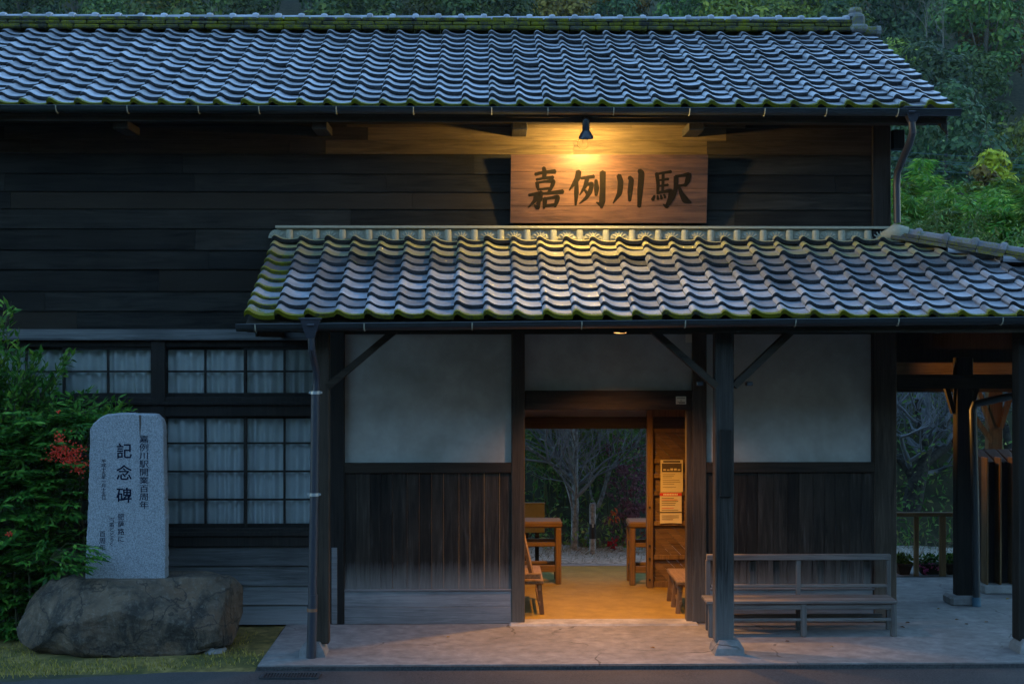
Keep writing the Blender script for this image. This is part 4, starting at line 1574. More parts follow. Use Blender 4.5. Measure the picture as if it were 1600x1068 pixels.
SYm = -1.08
stp = P(198, 898, SYm)
stele = thing('memorial_stone', stp, 'upright grey granite slab with engraved columns of characters', 'memorial')
outl = [(133, 905), (134, 860), (137, 800), (138.5, 740), (140, 690), (140, 671), (145, 662), (154, 654), (166, 647.5), (180, 646), (200, 645.5), (218, 647), (232, 646), (245, 648), (252, 655), (255.5, 664),
        (255.5, 700), (257, 760), (258.5, 820), (258, 870), (258.5, 905)]
mb = MB()
pts = []
for i in range(len(outl)):
    a_, b_ = outl[i], outl[(i + 1) % len(outl)]
    m_ = max(1, int(math.hypot(b_[0] - a_[0], b_[1] - a_[1]) / 5))
    if i == len(outl) - 1: m_ = 12
    for k in range(m_):
        pts.append((a_[0] + (b_[0] - a_[0]) * k / m_ + rng.gauss(0, .45), a_[1] + (b_[1] - a_[1]) * k / m_ + rng.gauss(0, .45)))
cx, cy = 197, 775
rings = []
for (d_, s_) in ((0.012, .965), (0.0, .985), (.012, 1.0), (.10, 1.004), (.16, .99), (.17, .96)):
    ring = []
    for (px, py) in pts:
        j = rng.gauss(0, .0025)
        p = P(cx + (px - cx) * s_, cy + (py - cy) * (s_ if py < 890 else 1), SYm - .085)
        ring.append((p.x, SYm - .085 + d_ + j * .5, p.z))
    rings.append(ring)
n = len(pts)
vs = [p for r in rings[1:] for p in r]
fs = [tuple(range(n))]
for r in range(len(rings) - 2):
    for k in range(n):
        k2 = (k + 1) % n
        fs.append((r * n + k, r * n + k2, (r + 1) * n + k2, (r + 1) * n + k))
fs.append(tuple((len(rings) - 2) * n + k for k in range(n - 1, -1, -1)))
# flat front face: keep one plane
vs = [(x, (SYm - .085) if i < n else y, z) for i, (x, y, z) in enumerate(vs)]
mb.add(vs, fs)
slab = mb.build('slab', M['granite'], stele)
YF = SYm - .085 - .0015


def text_mesh(s, px, py, hpx, parent, mat, bold=0.0, sx=1.0, name='inscription', sl=.86):
    cu = bpy.data.curves.new('txt', 'FONT')
    cu.body = s
    cu.align_x = 'CENTER'
    cu.align_y = 'CENTER'
    k = (YF - CY) / F
    cu.size = hpx * k * 1.08
    cu.offset = bold
    cu.resolution_u = 2
    cu.space_line = sl
    ob = bpy.data.objects.new('txt', cu)
    col.objects.link(ob)
    bpy.context.view_layer.update()
    me = bpy.data.meshes.new_from_object(ob.evaluated_get(bpy.context.evaluated_depsgraph_get()))
    bpy.data.objects.remove(ob)
    me.materials.clear()
    me.materials.append(mat)
    o = bpy.data.objects.new(name, me)
    col.objects.link(o)
    o.parent = parent
    c_ = P(px, py, YF)
    o.location = c_ - ORI[parent.name]
    o.rotation_euler = (math.pi / 2, 0, 0)
    o.scale = (sx, 1, 1)
    ORI[o.name] = c_
    return o


mb = MB()
mb.add([(P(px_, py_2, YF).x, YF, P(px_, py_2, YF).z) for px_, py_2 in ((217, 648), (220.5, 648), (220.5, 662), (219.6, 674), (219, 686), (218, 676), (217.6, 662))], [tuple(range(7))])
mb.build('drip_stain', M['print'], slab)
for ch, py in (('記', 706), ('念', 740), ('碑', 775)):
    text_mesh(ch, 194, py, 23, slab, M['inscription'], 0.0020)
text_mesh('\n'.join('嘉例川駅開業百周年'), 225, 738, 11.6, slab, M['inscription'], 0.0005, 1.22, sl=1.02)
text_mesh('\n'.join('平成十五年一月十五日'), 162, 749, 6.0, slab, M['inscription'], 0.0004, 1.2, sl=.98)
text_mesh('\n'.join('肥薩路に'), 189, 825, 10.0, slab, M['inscription'], 0.0005, sl=1.06)
text_mesh('\n'.join('汽笛とどろく'), 174.5, 831, 7.0, slab, M['inscription'], 0.0004, 1.1, sl=1.0)
text_mesh('\n'.join('百周年'), 160, 845, 9.4, slab, M['inscription'], 0.0005, sl=1.04)

mb = MB()
bm = bmesh.new()
bmesh.ops.create_icosphere(bm, subdivisions=4, radius=1.0)
for v in bm.verts:
    k = 1 + 0.25 * mn.fractal(v.co * 1.3 + Vector((9, 2, 1)), 1.0, 2.0, 4)
    v.co = Vector((v.co.x * .125 * k, v.co.y * .11 * k, v.co.z * .085 * k))
me = bpy.data.meshes.new('rock')
bm.to_mesh(me); bm.free()
me.polygons.foreach_set('use_smooth', np.ones(len(me.polygons), dtype=bool))
me.materials.append(M['stone'])
rk = bpy.data.objects.new('rock', me)
col.objects.link(rk)
g = G(332, 1020, -.04)
rk.location = (g.x, g.y, -0.02)
tag(rk, 'small rounded grey stone in the grass at the right foot of the boulder', 'stone')

# drain grate in the forecourt
g0, g1 = G(405, 1060, -.04), G(502, 1051, -.04)
dg = thing('drain_grate', ((g0.x + g1.x) / 2, (g0.y + g1.y) / 2, -.04), 'flat iron drain grate in the asphalt before the left porch post', 'drain')
mb = MB()
mb.box(g0.x, g1.x, g0.y, g0.y + .02, -.043, -.03)
mb.box(g0.x, g1.x, g1.y - .02, g1.y, -.043, -.03)
mb.box(g0.x, g0.x + .02, g0.y + .02, g1.y - .02, -.043, -.03)
mb.box(g1.x - .02, g1.x, g0.y + .02, g1.y - .02, -.043, -.03)
n = 20
for i in range(1, n):
    x = g0.x + (g1.x - g0.x) * i / n
    mb.box(x - .006, x + .006, g0.y + .02, g1.y - .02, -.043, -.032)
mb.build('bars', M['iron'], dg)
mb = MB()
mb.box(g0.x + .01, g1.x - .01, g0.y + .01, g1.y - .01, -.0455, -.044)
mb.build('pit_shade', M['dark'], dg)  # flat black sheet under the bars, painted shade of the hollow

# ------------------------------------------------------------------ bench on the porch
B0, B1 = -0.78, -0.40
xb0, xb1 = X(1104, B0), X(1403, B0)
bn = thing('porch_bench', ((xb0 + xb1) / 2, B0, 0), 'long weathered grey wooden bench with open slatted back against the porch wall', 'bench')
zs = 2.92 - (939.9 - 534) * (B0 - CY) / F
for i, px in enumerate((1112, 1257, 1398)):
    mb = MB()
    x = X(px, B0)
    mb.bev(x - .026, x + .026, B0 + .015, B0 + .08, 0, zs - .03, .004)
    mb.build('leg', M['bench_z'], bn)
    mb = MB()
    x = X((1106, 1247, 1388)[i], B1)
    zt = Z(874, B1, 1247)
    mb.bev(x - .022, x + .022, B1 - .02, B1 + .025, 0, zt, .004)
    mb.build('leg', M['bench_z'], bn)
mb = MB()
for k in range(4):
    ya = B0 + k * (B1 - B0 - .03) / 4
    mb.bev(xb0, xb1, ya + .002, ya + (B1 - B0 - .03) / 4 - .002, zs - .03, zs, .005)
mb.build('seat', M['bench'], bn)
mb = MB()
mb.bev(xb0 + .05, xb1 - .03, B0 + .03, B0 + .055, zs - .092, zs - .031, .004)
mb.bev(xb0 + .08, xb1 - .05, B0 + .035, B0 + .06, Z(971, B0, 1247), Z(967, B0, 1247), .003)
mb.bev(xb0 + .08, xb1 - .05, B1 - .01, B1 + .01, .12, .16, .003)
mb.build('stretcher', M['bench'], bn)
mb = MB()
zt = Z(874, B1, 1247)
mb.bev(X(1104, B1), X(1391, B1), B1 - .032, B1 + .03, zt, zt + .058 - .0, .005)
mb.bev(X(1110, B1), X(1386, B1), B1 - .015, B1 + .012, Z(917, B1, 1247), Z(912, B1, 1247), .004)
mb.build('back_rail', M['bench'], bn)
for px in (1171, 1208, 1277, 1313, 1349):
    mb = MB()
    mb.bev(X(px, B1), X(px + 10, B1), B1 - .004, B1 + .012, Z(912, B1, 1247), zt, .003)
    mb.build('slat', M['board_vert'], bn)

# ------------------------------------------------------------------ things inside the entrance hall


def stool(name, x0, x1, y0, y1, h, label, nleg=3):
    t = thing(name, ((x0 + x1) / 2, (y0 + y1) / 2, 0.004), label, 'bench')
    mb = MB()
    mb.bev(x0 - .02, x1 + .02, y0 - .03, y1 + .03, h - .045, h, .010)
    mb.build('seat', M['inner_y'], t)
    mb = MB()
    mb.bev(x0 + .01, x0 + .035, y0, y1, h - .12, h - .047, .004)
    mb.bev(x1 - .035, x1 - .01, y0, y1, h - .12, h - .047, .004)
    mb.bev(x0 + .012, x0 + .036, y0, y1, .10, .145, .004)
    mb.bev(x1 - .036, x1 - .012, y0, y1, .10, .145, .004)
    mb.build('stretcher', M['inner_y'], t)
    for k in range(nleg):
        y = y0 + .02 + (y1 - y0 - .09) * k / (nleg - 1)
        for s_ in (0, 1):
            mb = MB()
            xt, xb = (x0 + .025, x0 - .005) if s_ == 0 else (x1 - .025, x1 + .005)
            mb.bar((xb, y + .025, .004), (xt, y + .025, h - .047), .05, .045, up=(0, 1, 0))
            mb.build('leg', M['inner_z'], t)
    return t


xr = X(1046, 1.2)
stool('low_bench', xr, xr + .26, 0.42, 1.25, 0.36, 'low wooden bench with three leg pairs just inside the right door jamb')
xl = X(846, 0.45)
t = stool('seat_bench', xl - .36, xl, 0.40, 1.35, 0.38, 'warm lit wooden seat with a leaning back inside the left side of the doorway', 2)
mb = MB()
mb.bev(xl - .30, xl - .01, 0.33, 0.36, .40, .46, .01)
mb.bar((xl - .10, 1.25, .40), (xl - .26, 1.30, 1.10), .05, .04)
mb.bar((xl - .10, 0.55, .40), (xl - .26, 0.60, 1.10), .05, .04)
for k in range(3):
    f = (k + .5) / 3
    mb.bev(xl - .12 - .15 * f, xl - .10 - .15 * f, 0.58, 1.30, .42 + .62 * f, .52 + .62 * f, .004)
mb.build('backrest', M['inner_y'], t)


def gate(x0, x1, y0, y1, h, label):
    t = thing('ticket_gate', ((x0 + x1) / 2, y0, 0.004), label, 'ticket gate')
    mb = MB()
    mb.bev(x0 - .01, x1 + .01, y0 - .012, y1 + .012, h - .075, h, .018)
    mb.build('top_rail', M['inner_x'], t)
    for x in (x0, x1 - .07):
        for y in (y0, y1 - .07):
            mb = MB()
            mb.bev(x, x + .07, y, y + .07, .004, h - .076, .008)
            mb.build('leg', M['inner_z'], t)
    for (za, zb_) in ((h * .60, h * .60 + .05), (.15, .23)):
        mb = MB()
        for y in (y0 + .012, y1 - .058):
            mb.bev(x0 + .071, x1 - .071, y, y + .046, za, zb_, .006)
        for x in (x0 + .012, x1 - .058):
            mb.bev(x, x + .046, y0 + .071, y1 - .071, za, zb_, .006)
        mb.build('cross_rail', M['inner_x'], t)
    return t


gate(X(800, 2.35), X(877, 2.35), 2.32, 2.72, Z(814, 2.35), 'worn wooden ticket gate frame on the left of the platform opening')
gate(X(984, 2.22), X(1040, 2.22), 2.22, 2.62, Z(815, 2.25), 'worn wooden ticket gate frame beside the sliding door on the right')

YD = YB - .062


def sheet(px0, px1, py0, py1, y, curl, label, name='notice', cat='notice'):
    c0 = P(px0, py1, y)
    t = thing(name, P((px0 + px1) / 2, py1, y), label, cat)
    x0, x1, z1, z0 = X(px0, y), X(px1, y), Z(py0, y, px0), Z(py1, y, px0)
    mb = MB()
    vs, fs = [], []
    nx, nz_ = 10, 10
    for j in range(nz_ + 1):
        for i in range(nx + 1):
            u, v = i / nx, j / nz_
            low = max(0, 1 - v * 1.6)
            vs.append((x0 + (x1 - x0) * u, y - .004 - curl * low ** 2 * (1 - .5 * math.sin(u * math.pi)), z0 + (z1 - z0) * v + curl * .35 * low * math.sin(u * math.pi)))
    fs = [(j * 11 + i, j * 11 + i + 1, (j + 1) * 11 + i + 1, (j + 1) * 11 + i) for j in range(nz_) for i in range(nx)]
    b = len(vs)
    vs += [(x, yy + .001, z) for x, yy, z in vs]
    fs += [tuple(b + q for q in reversed(f)) for f in fs]
    mb.add(vs, fs)
    mb.build('paper', M['paper'], t, smooth='all')

    def blk(u0, u1, v0, v1, mat, nm):
        m2 = MB()
        yy = y - .006 - curl * max(0, 1 - v0 * 1.6) ** 2
        m2.box(x0 + (x1 - x0) * u0, x0 + (x1 - x0) * u1, yy - .0008, yy, z0 + (z1 - z0) * v0, z0 + (z1 - z0) * v1)
        return m2.build(nm, M[mat], t)
    return t, blk, (x0, x1, z0, z1)


t, blk, _ = sheet(1032, 1067, 718, 768, YD, .0, 'cream poster with a dark picture band, upper of two sheets on the sliding door')
blk(.12, .88, .92, .975, 'print', 'heading')
blk(.06, .94, .62, .89, 'print', 'picture')
mb_l = MB()
x0, x1, z0, z1 = _
for v in (.54, .49, .44, .36, .30, .24, .14):
    mb_l.box(x0 + (x1 - x0) * .1, x0 + (x1 - x0) * rng.uniform(.5, .9), YD - .0068, YD - .006, z0 + (z1 - z0) * v, z0 + (z1 - z0) * (v + .012))
mb_l.build('print_lines', M['print'], t)
mb_l = MB()
for k in range(5):
    u = .12 + k * .16
    mb_l.box(x0 + (x1 - x0) * u, x0 + (x1 - x0) * (u + .12), YD - .0078, YD - .0070, z0 + (z1 - z0) * .67, z0 + (z1 - z0) * rng.uniform(.70, .74))
mb_l.build('picture_detail', M['paper'], t)
t, blk, _ = sheet(1031, 1065, 768.5, 817, YD, .012, 'cream sheet with a red heading band, lower of two sheets on the sliding door')
x0, x1, z0, z1 = _
blk(.0, 1.0, .88, .985, 'red', 'heading')
blk(.0, 1.0, .335, .375, 'print', 'divider')
mb_l, mb_r = MB(), MB()
for i, v in enumerate((.80, .75, .70, .64, .58, .48, .42, .24, .18, .12)):
    (mb_r if i in (1, 5) else mb_l).box(x0 + (x1 - x0) * .08, x0 + (x1 - x0) * rng.uniform(.55, .92), YD - .020, YD - .019 + .0002, z0 + (z1 - z0) * v, z0 + (z1 - z0) * (v + .016)) if False else \
        (mb_r if i in (1, 5) else mb_l).box(x0 + (x1 - x0) * .08, x0 + (x1 - x0) * rng.uniform(.55, .92), YD - .0075 - .012 * max(0, 1 - v * 1.6) ** 2, YD - .0060 - .012 * max(0, 1 - v * 1.6) ** 2, z0 + (z1 - z0) * v, z0 + (z1 - z0) * (v + .016))
mb_l.build('print_lines', M['print'], t)
mb_r.build('red_lines', M['red'], t)
mb_l = MB()
for k in range(9):
    u = .16 + k * .075
    mb_l.box(x0 + (x1 - x0) * u, x0 + (x1 - x0) * (u + .055), YD - .0085, YD - .0072, z0 + (z1 - z0) * .905, z0 + (z1 - z0) * .955)
mb_l.build('heading_marks', M['paperwhite'], t)
t, blk, _ = sheet(1056, 1072, 619, 631, -.048, .0, 'small pale printed card on the right end of the door lintel', 'card', 'card')
x0, x1, z0, z1 = _
mb_l = MB()
for v, a_, b_ in ((.74, .1, .9), (.42, .42, .6), (.22, .15, .9), (.1, .3, .9)):
    mb_l.box(x0 + (x1 - x0) * a_, x0 + (x1 - x0) * b_, -.0548, -.054, z0 + (z1 - z0) * v, z0 + (z1 - z0) * (v + .08))
mb_l.build('print_lines', M['print'], t)
t, blk, _ = sheet(1071, 1082, 517, 535, -.002, .0, 'blank yellowed sheet high on the plaster beside the right door post', 'sheet', 'sheet')

# notice board on the platform, marker post and far fence
YN = 3.05
xa, xb = X(812, YN), X(851, YN)
nbd = thing('notice_board', ((xa + xb) / 2, YN, 0), 'olive board on two dark legs behind the left ticket gate', 'notice board')
mb = MB()
mb.bev(xa, xb, YN, YN + .03, Z(832, YN), Z(787, YN), .004)
mb.bev(xa - .01, xb + .01, YN - .008, YN + .04, Z(787, YN), Z(785, YN), .003)
mb.build('board', M['olive'], nbd)
for x in (xa + .06, xb - .12):
    mb = MB()
    mb.bev(x, x + .05, YN + .031, YN + .07, 0.004, Z(790, YN), .004)
    mb.build('leg', M['post_dark'], nbd)
YM = 4.55
mc_ = Vector((X(926, YM), YM, 0.0))
mp = thing('marker_post', mc_, 'pale weathered round post with a black band across the track', 'post')
mb = MB()
mb.tube([(mc_.x, YM, -.05), (mc_.x, YM, Z(788, YM)), (mc_.x, YM, Z(786, YM))], [.046, .044, .036], 14)
mb.build('shaft', M['bark'], mp, smooth=True)
mb = MB()
mb.tube([(mc_.x, YM, Z(841, YM)), (mc_.x, YM, Z(818, YM))], .048, 14)
b_ = mb.build('black_band', M['dark'], mp, smooth=True)
mb = MB()
mb.box(mc_.x - .012, mc_.x + .012, YM - .052, YM - .0482, Z(823, YM), Z(818, YM))
mb.build('band_mark', M['plate'], b_)

# veranda fence and planters
YFn = 2.85
xa, xb = XR + .02, X(1535, YFn)
fn = thing('platform_fence', ((xa + xb) / 2, YFn, 0), 'low brown wooden railing at the back of the open veranda', 'fence')
mb = MB()
mb.bev(xa, xb, YFn - .03, YFn + .04, Z(806, YFn, 1450), Z(800, YFn, 1450), .006)
mb.build('top_rail', M['inner_x'], fn)
mb = MB()
mb.bev(xa, xb, YFn - .05, YFn - .015, Z(906, YFn, 1450), Z(899, YFn, 1450), .006)
mb.build('bottom_rail', M['beam'], fn)
for px, w_ in ((1432, .028), (1473, .038), (1516, .03)):
    mb = MB()
    x = X(px, YFn)
    mb.bev(x - w_, x + w_, YFn - .0145, YFn + .04, 0.0 if px == 1473 else Z(899, YFn, 1450) - .05, Z(806, YFn, 1450), .005)
    mb.build('baluster', M['inner_z'], fn)
def leaf_ball(mb, c, r, n, ln, wd, up=0.3, sq=(1, 1, 1), shell=0.55):
    d = rdir(n)
    rad = (shell + (1 - shell) * NR.rand(n, 1))
    pos = np.array(c) + d * rad * r * np.array(sq)
    dr = rdir(n) * 0.8 + d * 0.6 + np.array([0, 0, -0.15])
    nm = rdir(n) * 0.7 + d * 0.5 + np.array([0, 0, up])
    leaves(mb, pos, dr, nm, ln * (0.7 + 0.6 * NR.rand(n)), wd * (0.7 + 0.6 * NR.rand(n)))
    return mb


YPl = 3.05
for k, (pa, pb, lab, fl) in enumerate(((1400, 1422, 'green planter box without flowers behind the fence, nearest the corner post', 0),
                                       (1436, 1471, 'planter box of green leaves with pink flowers behind the fence', 1),
                                       (1476, 1500, 'green planter box half hidden by the dark veranda post', 0))):
    xa, xb = X(pa, YPl), X(pb, YPl)
    t = thing('planter', ((xa + xb) / 2, YPl, 0), lab, 'planter', )
    mb = MB()
    zt = .11
    mb.add([(xa + .03, YPl - .07, 0), (xb - .03, YPl - .07, 0), (xb - .03, YPl + .07, 0), (xa + .03, YPl + .07, 0), (xa, YPl - .1, zt), (xb, YPl - .1, zt), (xb, YPl + .1, zt), (xa, YPl + .1, zt)],
           [(0, 3, 2, 1), (4, 5, 6, 7), (0, 1, 5, 4), (1, 2, 6, 5), (2, 3, 7, 6), (3, 0, 4, 7)])
    mb.bev(xa - .01, xb + .01, YPl - .112, YPl + .112, zt, zt + .025, .005)
    mb.build('box', M['beam'], t)
    mb = MB()
    for q in range(5):
        leaf_ball(mb, (xa + (xb - xa) * (q + .5) / 5, YPl, zt + .06), .07, 60, .05, .03)
    mb.build('foliage', M['nandina'], t)
    if fl:
        for px, py in ((1441, 884), (1446, 890), (1453, 883), (1462, 884), (1467, 887), (1445, 893)):
            mb = MB()
            c_ = P(px, py, YPl - .09)
            for q in range(7):
                a_ = q * 2.4
                leaf_ball(mb, (c_.x + .022 * math.cos(a_), c_.y, c_.z + .018 * math.sin(a_)), .016, 5, .024, .02)
            mb.build('flower', M['pink'], t)

# upright board screen on a plinth at the right edge
YS = 1.75
sx0 = X(1536, YS)
scn = thing('board_screen', (sx0 + .6, YS, 0), 'dark screen of four upright boards on a low plinth at the right edge', 'screen')
ztop = Z(708, YS, 1560)
for k in range(5):
    xa = X(1536 + 20.5 * k, YS)
    wv = X(1536 + 20.5, YS) - X(1536, YS) - .012
    mb = MB()
    dp = .42
    mb.add([(xa + .02, YS, .10), (xa + wv, YS + .02, .10), (xa + wv, YS + dp, .10), (xa, YS + dp, .10),
            (xa + .02, YS, ztop - .10), (xa + wv, YS + .02, ztop - .10), (xa + wv, YS + dp, ztop + .02), (xa, YS + dp, ztop + .02)],
           [(0, 3, 2, 1), (4, 5, 6, 7), (0, 1, 5, 4), (1, 2, 6, 5), (2, 3, 7, 6), (3, 0, 4, 7)])
    p = mb.build('panel', M['post_dark'] if k < 2 else M['beam'], scn)
    mb = MB()
    mb.bev(xa - .004, xa + .018, YS - .13, YS + .05, .10, ztop - .04, .004)
    mb.build('lit_edge_strip', M['inner_z'], p)  # paler warm strip stands in for the board's lamplit left edge
mb = MB()
mb.bev(sx0 - .04, X(1660, YS), YS - .16, YS + .5, 0, .099, .01)
mb.build('plinth', M['concrete'], scn)
mb = MB()
c_ = P(1585, 723, YS - .03)
mb.tube([c_, c_ + Vector((0, .02, 0))], .028, 14)
tag(mb.build('reflector_disc', M['orange'], None, loc=c_), 'small round orange disc fixed near the top of the board screen', 'disc')
for (pa, pb, ya, yb, mt, lab) in ((1583, 1601, 737, 745, 'plate', 'narrow pale plate, upper of the two on the board screen'), (1583, 1601, 751, 759, 'plate', 'narrow grey plate, lower of the two on the board screen'),
                                  (1590, 1604, 815, 843, 'bluepl', 'blue plate low on the board screen at the right edge')):
    mb = MB()
    mb.bev(X(pa, YS - .03), X(pb, YS - .03), YS - .035, YS - .02, Z(yb, YS - .03, 1590), Z(ya, YS - .03, 1590), .003)
    pt_ = thing('plate', P((pa + pb) / 2, yb, YS - .03), lab, 'plate')
    mb.build('panel', M[mt], pt_)
    if mt == 'plate':
        mb = MB()
        for q in range(4):
            x = X(pa + 2 + q * 4, YS - .03)
            mb.box(x, x + .012, YS - .0365, YS - .0352, Z(yb - 2, YS - .03, 1590), Z(ya + 2, YS - .03, 1590))
        mb.build('print_marks', M['dark'], pt_)

# ------------------------------------------------------------------ leafless trees beyond the platform


def bare_tree(name, base, h, r, seed, lean, label, cat, spread=0.6, mat='bark', twigmat='twig', forks=3, depth=5, tw=.004, straight=False):
    R = random.Random(seed)
    t = thing(name, base, label, cat)
    big, small = MB(), MB()
    base = Vector(base)

    def grow(p, d, ln, rad, lev):
        pts, rr = [p], [rad]
        n = 4
        q = p.copy()
        for i in range(n):
            d = (d + Vector((R.gauss(0, .13), R.gauss(0, .13), R.gauss(0.02, .09))) * (1 if lev else .06 if straight else .28)).normalized()
            q = q + d * ln / n
            pts.append(q.copy()); rr.append(max(tw * .6, rad * (1 - .42 * (i + 1) / n)))
        (big if lev <= 1 else small).tube(pts, rr, 8 if lev < 2 else 4, cap=False)
        if lev >= depth:
            return
        nb_ = forks if lev < 2 else R.choice((2, 3, 3))
        for k in range(nb_):
            f = (R.uniform(.22, .95) if straight and lev == 0 else R.uniform(.35, 1.0)) if k else 1.0
            i0 = min(n, max(1, int(round(f * n))))
            side = Vector((R.gauss(0, 1), R.gauss(0, .7), R.gauss(.25, .5)))
            nd = (d * (1 - spread * .55) + side.normalized() * spread).normalized()
            grow(pts[i0], nd, ln * R.uniform(.58, .82) * (.62 if straight and lev == 0 else 1), rr[i0] * R.uniform(.55, .8), lev + 1)
    grow(base, Vector(lean).normalized(), h, r, 0)
    big.build('trunk', M[mat], t, smooth='all')
    small.build('twigs', M[twigmat], t, smooth='all')
    return t


b_ = P(897, 868, 4.9)
bare_tree('cherry_tree', (b_.x, 4.9, gz(b_.x, 4.9) - .05), 2.1, .055, 5, (.03, 0, 1), 'pale leafless cherry tree with straight trunk seen through the doorway', 'tree', .62, forks=9, depth=5, tw=.003, straight=True)
b_ = P(912, 868, 5.3)
bare_tree('cherry_tree', (b_.x, 5.3, gz(b_.x, 5.3) - .05), 1.15, .042, 12, (.45, 0.1, 1), 'second leafless tree leaning right just behind the pale cherry trunk', 'tree', .5, forks=4, depth=5)
b_ = P(1417, 795, 6.0)
bare_tree('old_tree', (b_.x, 6.0, gz(b_.x, 6.0) - .2), 1.15, .17, 21, (.3, .1, 1), 'gnarled bare tree with spreading pale twigs behind the veranda fence', 'tree', .72, 'bark_dark', 'twig', forks=5, depth=6)
b_ = P(1590, 800, 6.4)
bare_tree('old_tree', (b_.x, 6.4, gz(b_.x, 6.4) - .2), 1.1, .10, 33, (-.1, .1, 1), 'bare twiggy tree at the far right behind the board screen', 'tree', .7, 'bark_dark', 'twig', forks=5, depth=6)
b_ = P(1440, 700, 7.5)
bare_tree('old_tree', (b_.x, 7.5, gz(b_.x, 7.5) - .2), 1.0, .08, 38, (.2, .1, 1), 'thin bare tree farther up the bank behind the gnarled one', 'tree', .75, 'twig', 'twig', forks=5, depth=6)

# red leaved shrub
b_ = P(985, 850, 5.1)
t = thing('red_shrub', (b_.x, 5.1, gz(b_.x, 5.1)), 'shrub with dull pink autumn leaves right of the pale cherry tree', 'shrub')
mb = MB()
mbs = MB()
for k in range(70):
    px, py = rng.gauss(985, 22), rng.gauss(770, 42)
    px = max(948, px)
    c_ = P(px, py, 5.1 + rng.uniform(-.35, .4))
    leaf_ball(mb, c_, .10, 20, .055, .035, sq=(1.4, 1, .6), shell=.1)
    if k % 4 == 0:
        mbs.tube([(b_.x + rng.gauss(0, .05), 5.1, gz(b_.x, 5.1)), ((b_.x + c_.x) / 2, 5.1, c_.z * .55), c_], [.012, .008, .004], 4)
mb.build('foliage', M['pinkleaf'], t)
mbs.build('stem', M['bark_dark'], t)
for (px, py, lab) in ((958, 850, 'small tuft of scarlet leaves low beside the marker post'), (960, 805, 'scarlet leaf spray higher up against the dull pink shrub')):
    c_ = P(px, py, 4.75)
    t = thing('red_seedling', (c_.x, 4.75, gz(c_.x, 4.75)), lab, 'plant')
    mb = MB()
    leaf_ball(mb, c_, .07, 24, .06, .04)
    mb.build('foliage', M['redleaf'], t)
    mb = MB()
    mb.tube([(c_.x, 4.75, gz(c_.x, 4.75)), c_], .006, 5)
    mb.build('stem', M['bark_dark'], t)

# dark undergrowth on the bank
mb = MB()
n = 26000
xx = NR.uniform(-2.2, 11.5, n)
yy = 4.75 + 9.0 * NR.rand(n) ** 1.2
zz = np.array([gz(a_, b2) for a_, b2 in zip(xx, yy)])
hh = np.abs(NR.normal(size=n)) * np.clip((yy - 4.4) * .55, .12, 1.3)
cl = np.array([mn.noise((a_ * 1.1, b2 * .9, c_ * 1.2)) for a_, b2, c_ in zip(xx, yy, hh)])
keep = cl > -0.22
pos = np.stack([xx, yy, zz + hh], 1)[keep]
m_ = len(pos)
leaves(mb, pos, rdir(m_) + np.array([0, -.2, .1]), rdir(m_) * .6 + np.array([0, -.4, .7]), .05 + .10 * NR.rand(m_), .018 + .035 * NR.rand(m_))
tag(mb.build('undergrowth', M['under']), kind='stuff')
# bamboo grass thicket individuals behind the cherry tree


def cane(R, mbc, mbl, h, bend, nlf, ll, lw, rad=.012):
    a_ = R.uniform(0, 6.28)
    pts = []
    for i in range(7):
        f = i / 6
        pts.append(Vector((math.cos(a_) * bend * f ** 2.2, math.sin(a_) * bend * f ** 2.2, h * f - bend * .35 * f ** 3)))
    mbc.tube(pts, [rad * (1 - .75 * i / 6) for i in range(7)], 5)
    pos, dr = [], []
    for k in range(nlf):
        f = 0.25 + .75 * R.random() ** .8
        i = min(5, int(f * 6))
        p = pts[i].lerp(pts[i + 1], f * 6 - i)
        b = R.uniform(0, 6.28)
        out = Vector((math.cos(b), math.sin(b), R.uniform(-.1, .4)))
        br = R.uniform(.05, .28) * h * .35 * (1.15 - f * .6)
        for q in range(4):
            pos.append(p + out * br * R.uniform(.5, 1.0) + Vector((R.gauss(0, .05), R.gauss(0, .05), R.gauss(0, .05))))
            dd = out * .7 + Vector((R.gauss(0, .5), R.gauss(0, .5), R.gauss(-.55, .3)))
            dr.append(dd)
    pos = np.array([tuple(p) for p in pos]); dr = np.array([tuple(p) for p in dr])
    m = len(pos)
    leaves(mbl, pos, dr, rdir(m) * .6 + np.array([0, 0, .8]), ll * (.7 + .6 * NR.rand(m)), lw * (.7 + .6 * NR.rand(m)))


def bamboo_proto(seed, h, ncane, nlf, ll, lw, label, group, name='bamboo', spread=.5, rad=.022, leaf='bamleaf'):
    R = random.Random(seed)
    t = thing(name, (0, 0, 0), label, 'bamboo', group)
    c1, c2 = MB(), MB()
    for k in range(ncane):
        a_, b2 = MB(), MB()
        cane(R, a_, b2, h * R.uniform(.75, 1.05), h * R.uniform(.12, .3), nlf, ll, lw, rad)
        ox, oy = R.gauss(0, spread), R.gauss(0, spread)
        for src, dst in ((a_, c1), (b2, c2)):
            dst.add([(x + ox, y + oy, z) for x, y, z in src.v], src.f)
    c1.build('culm', M['culm'], t, smooth='all')
    c2.build('foliage', M[leaf], t)
    return t


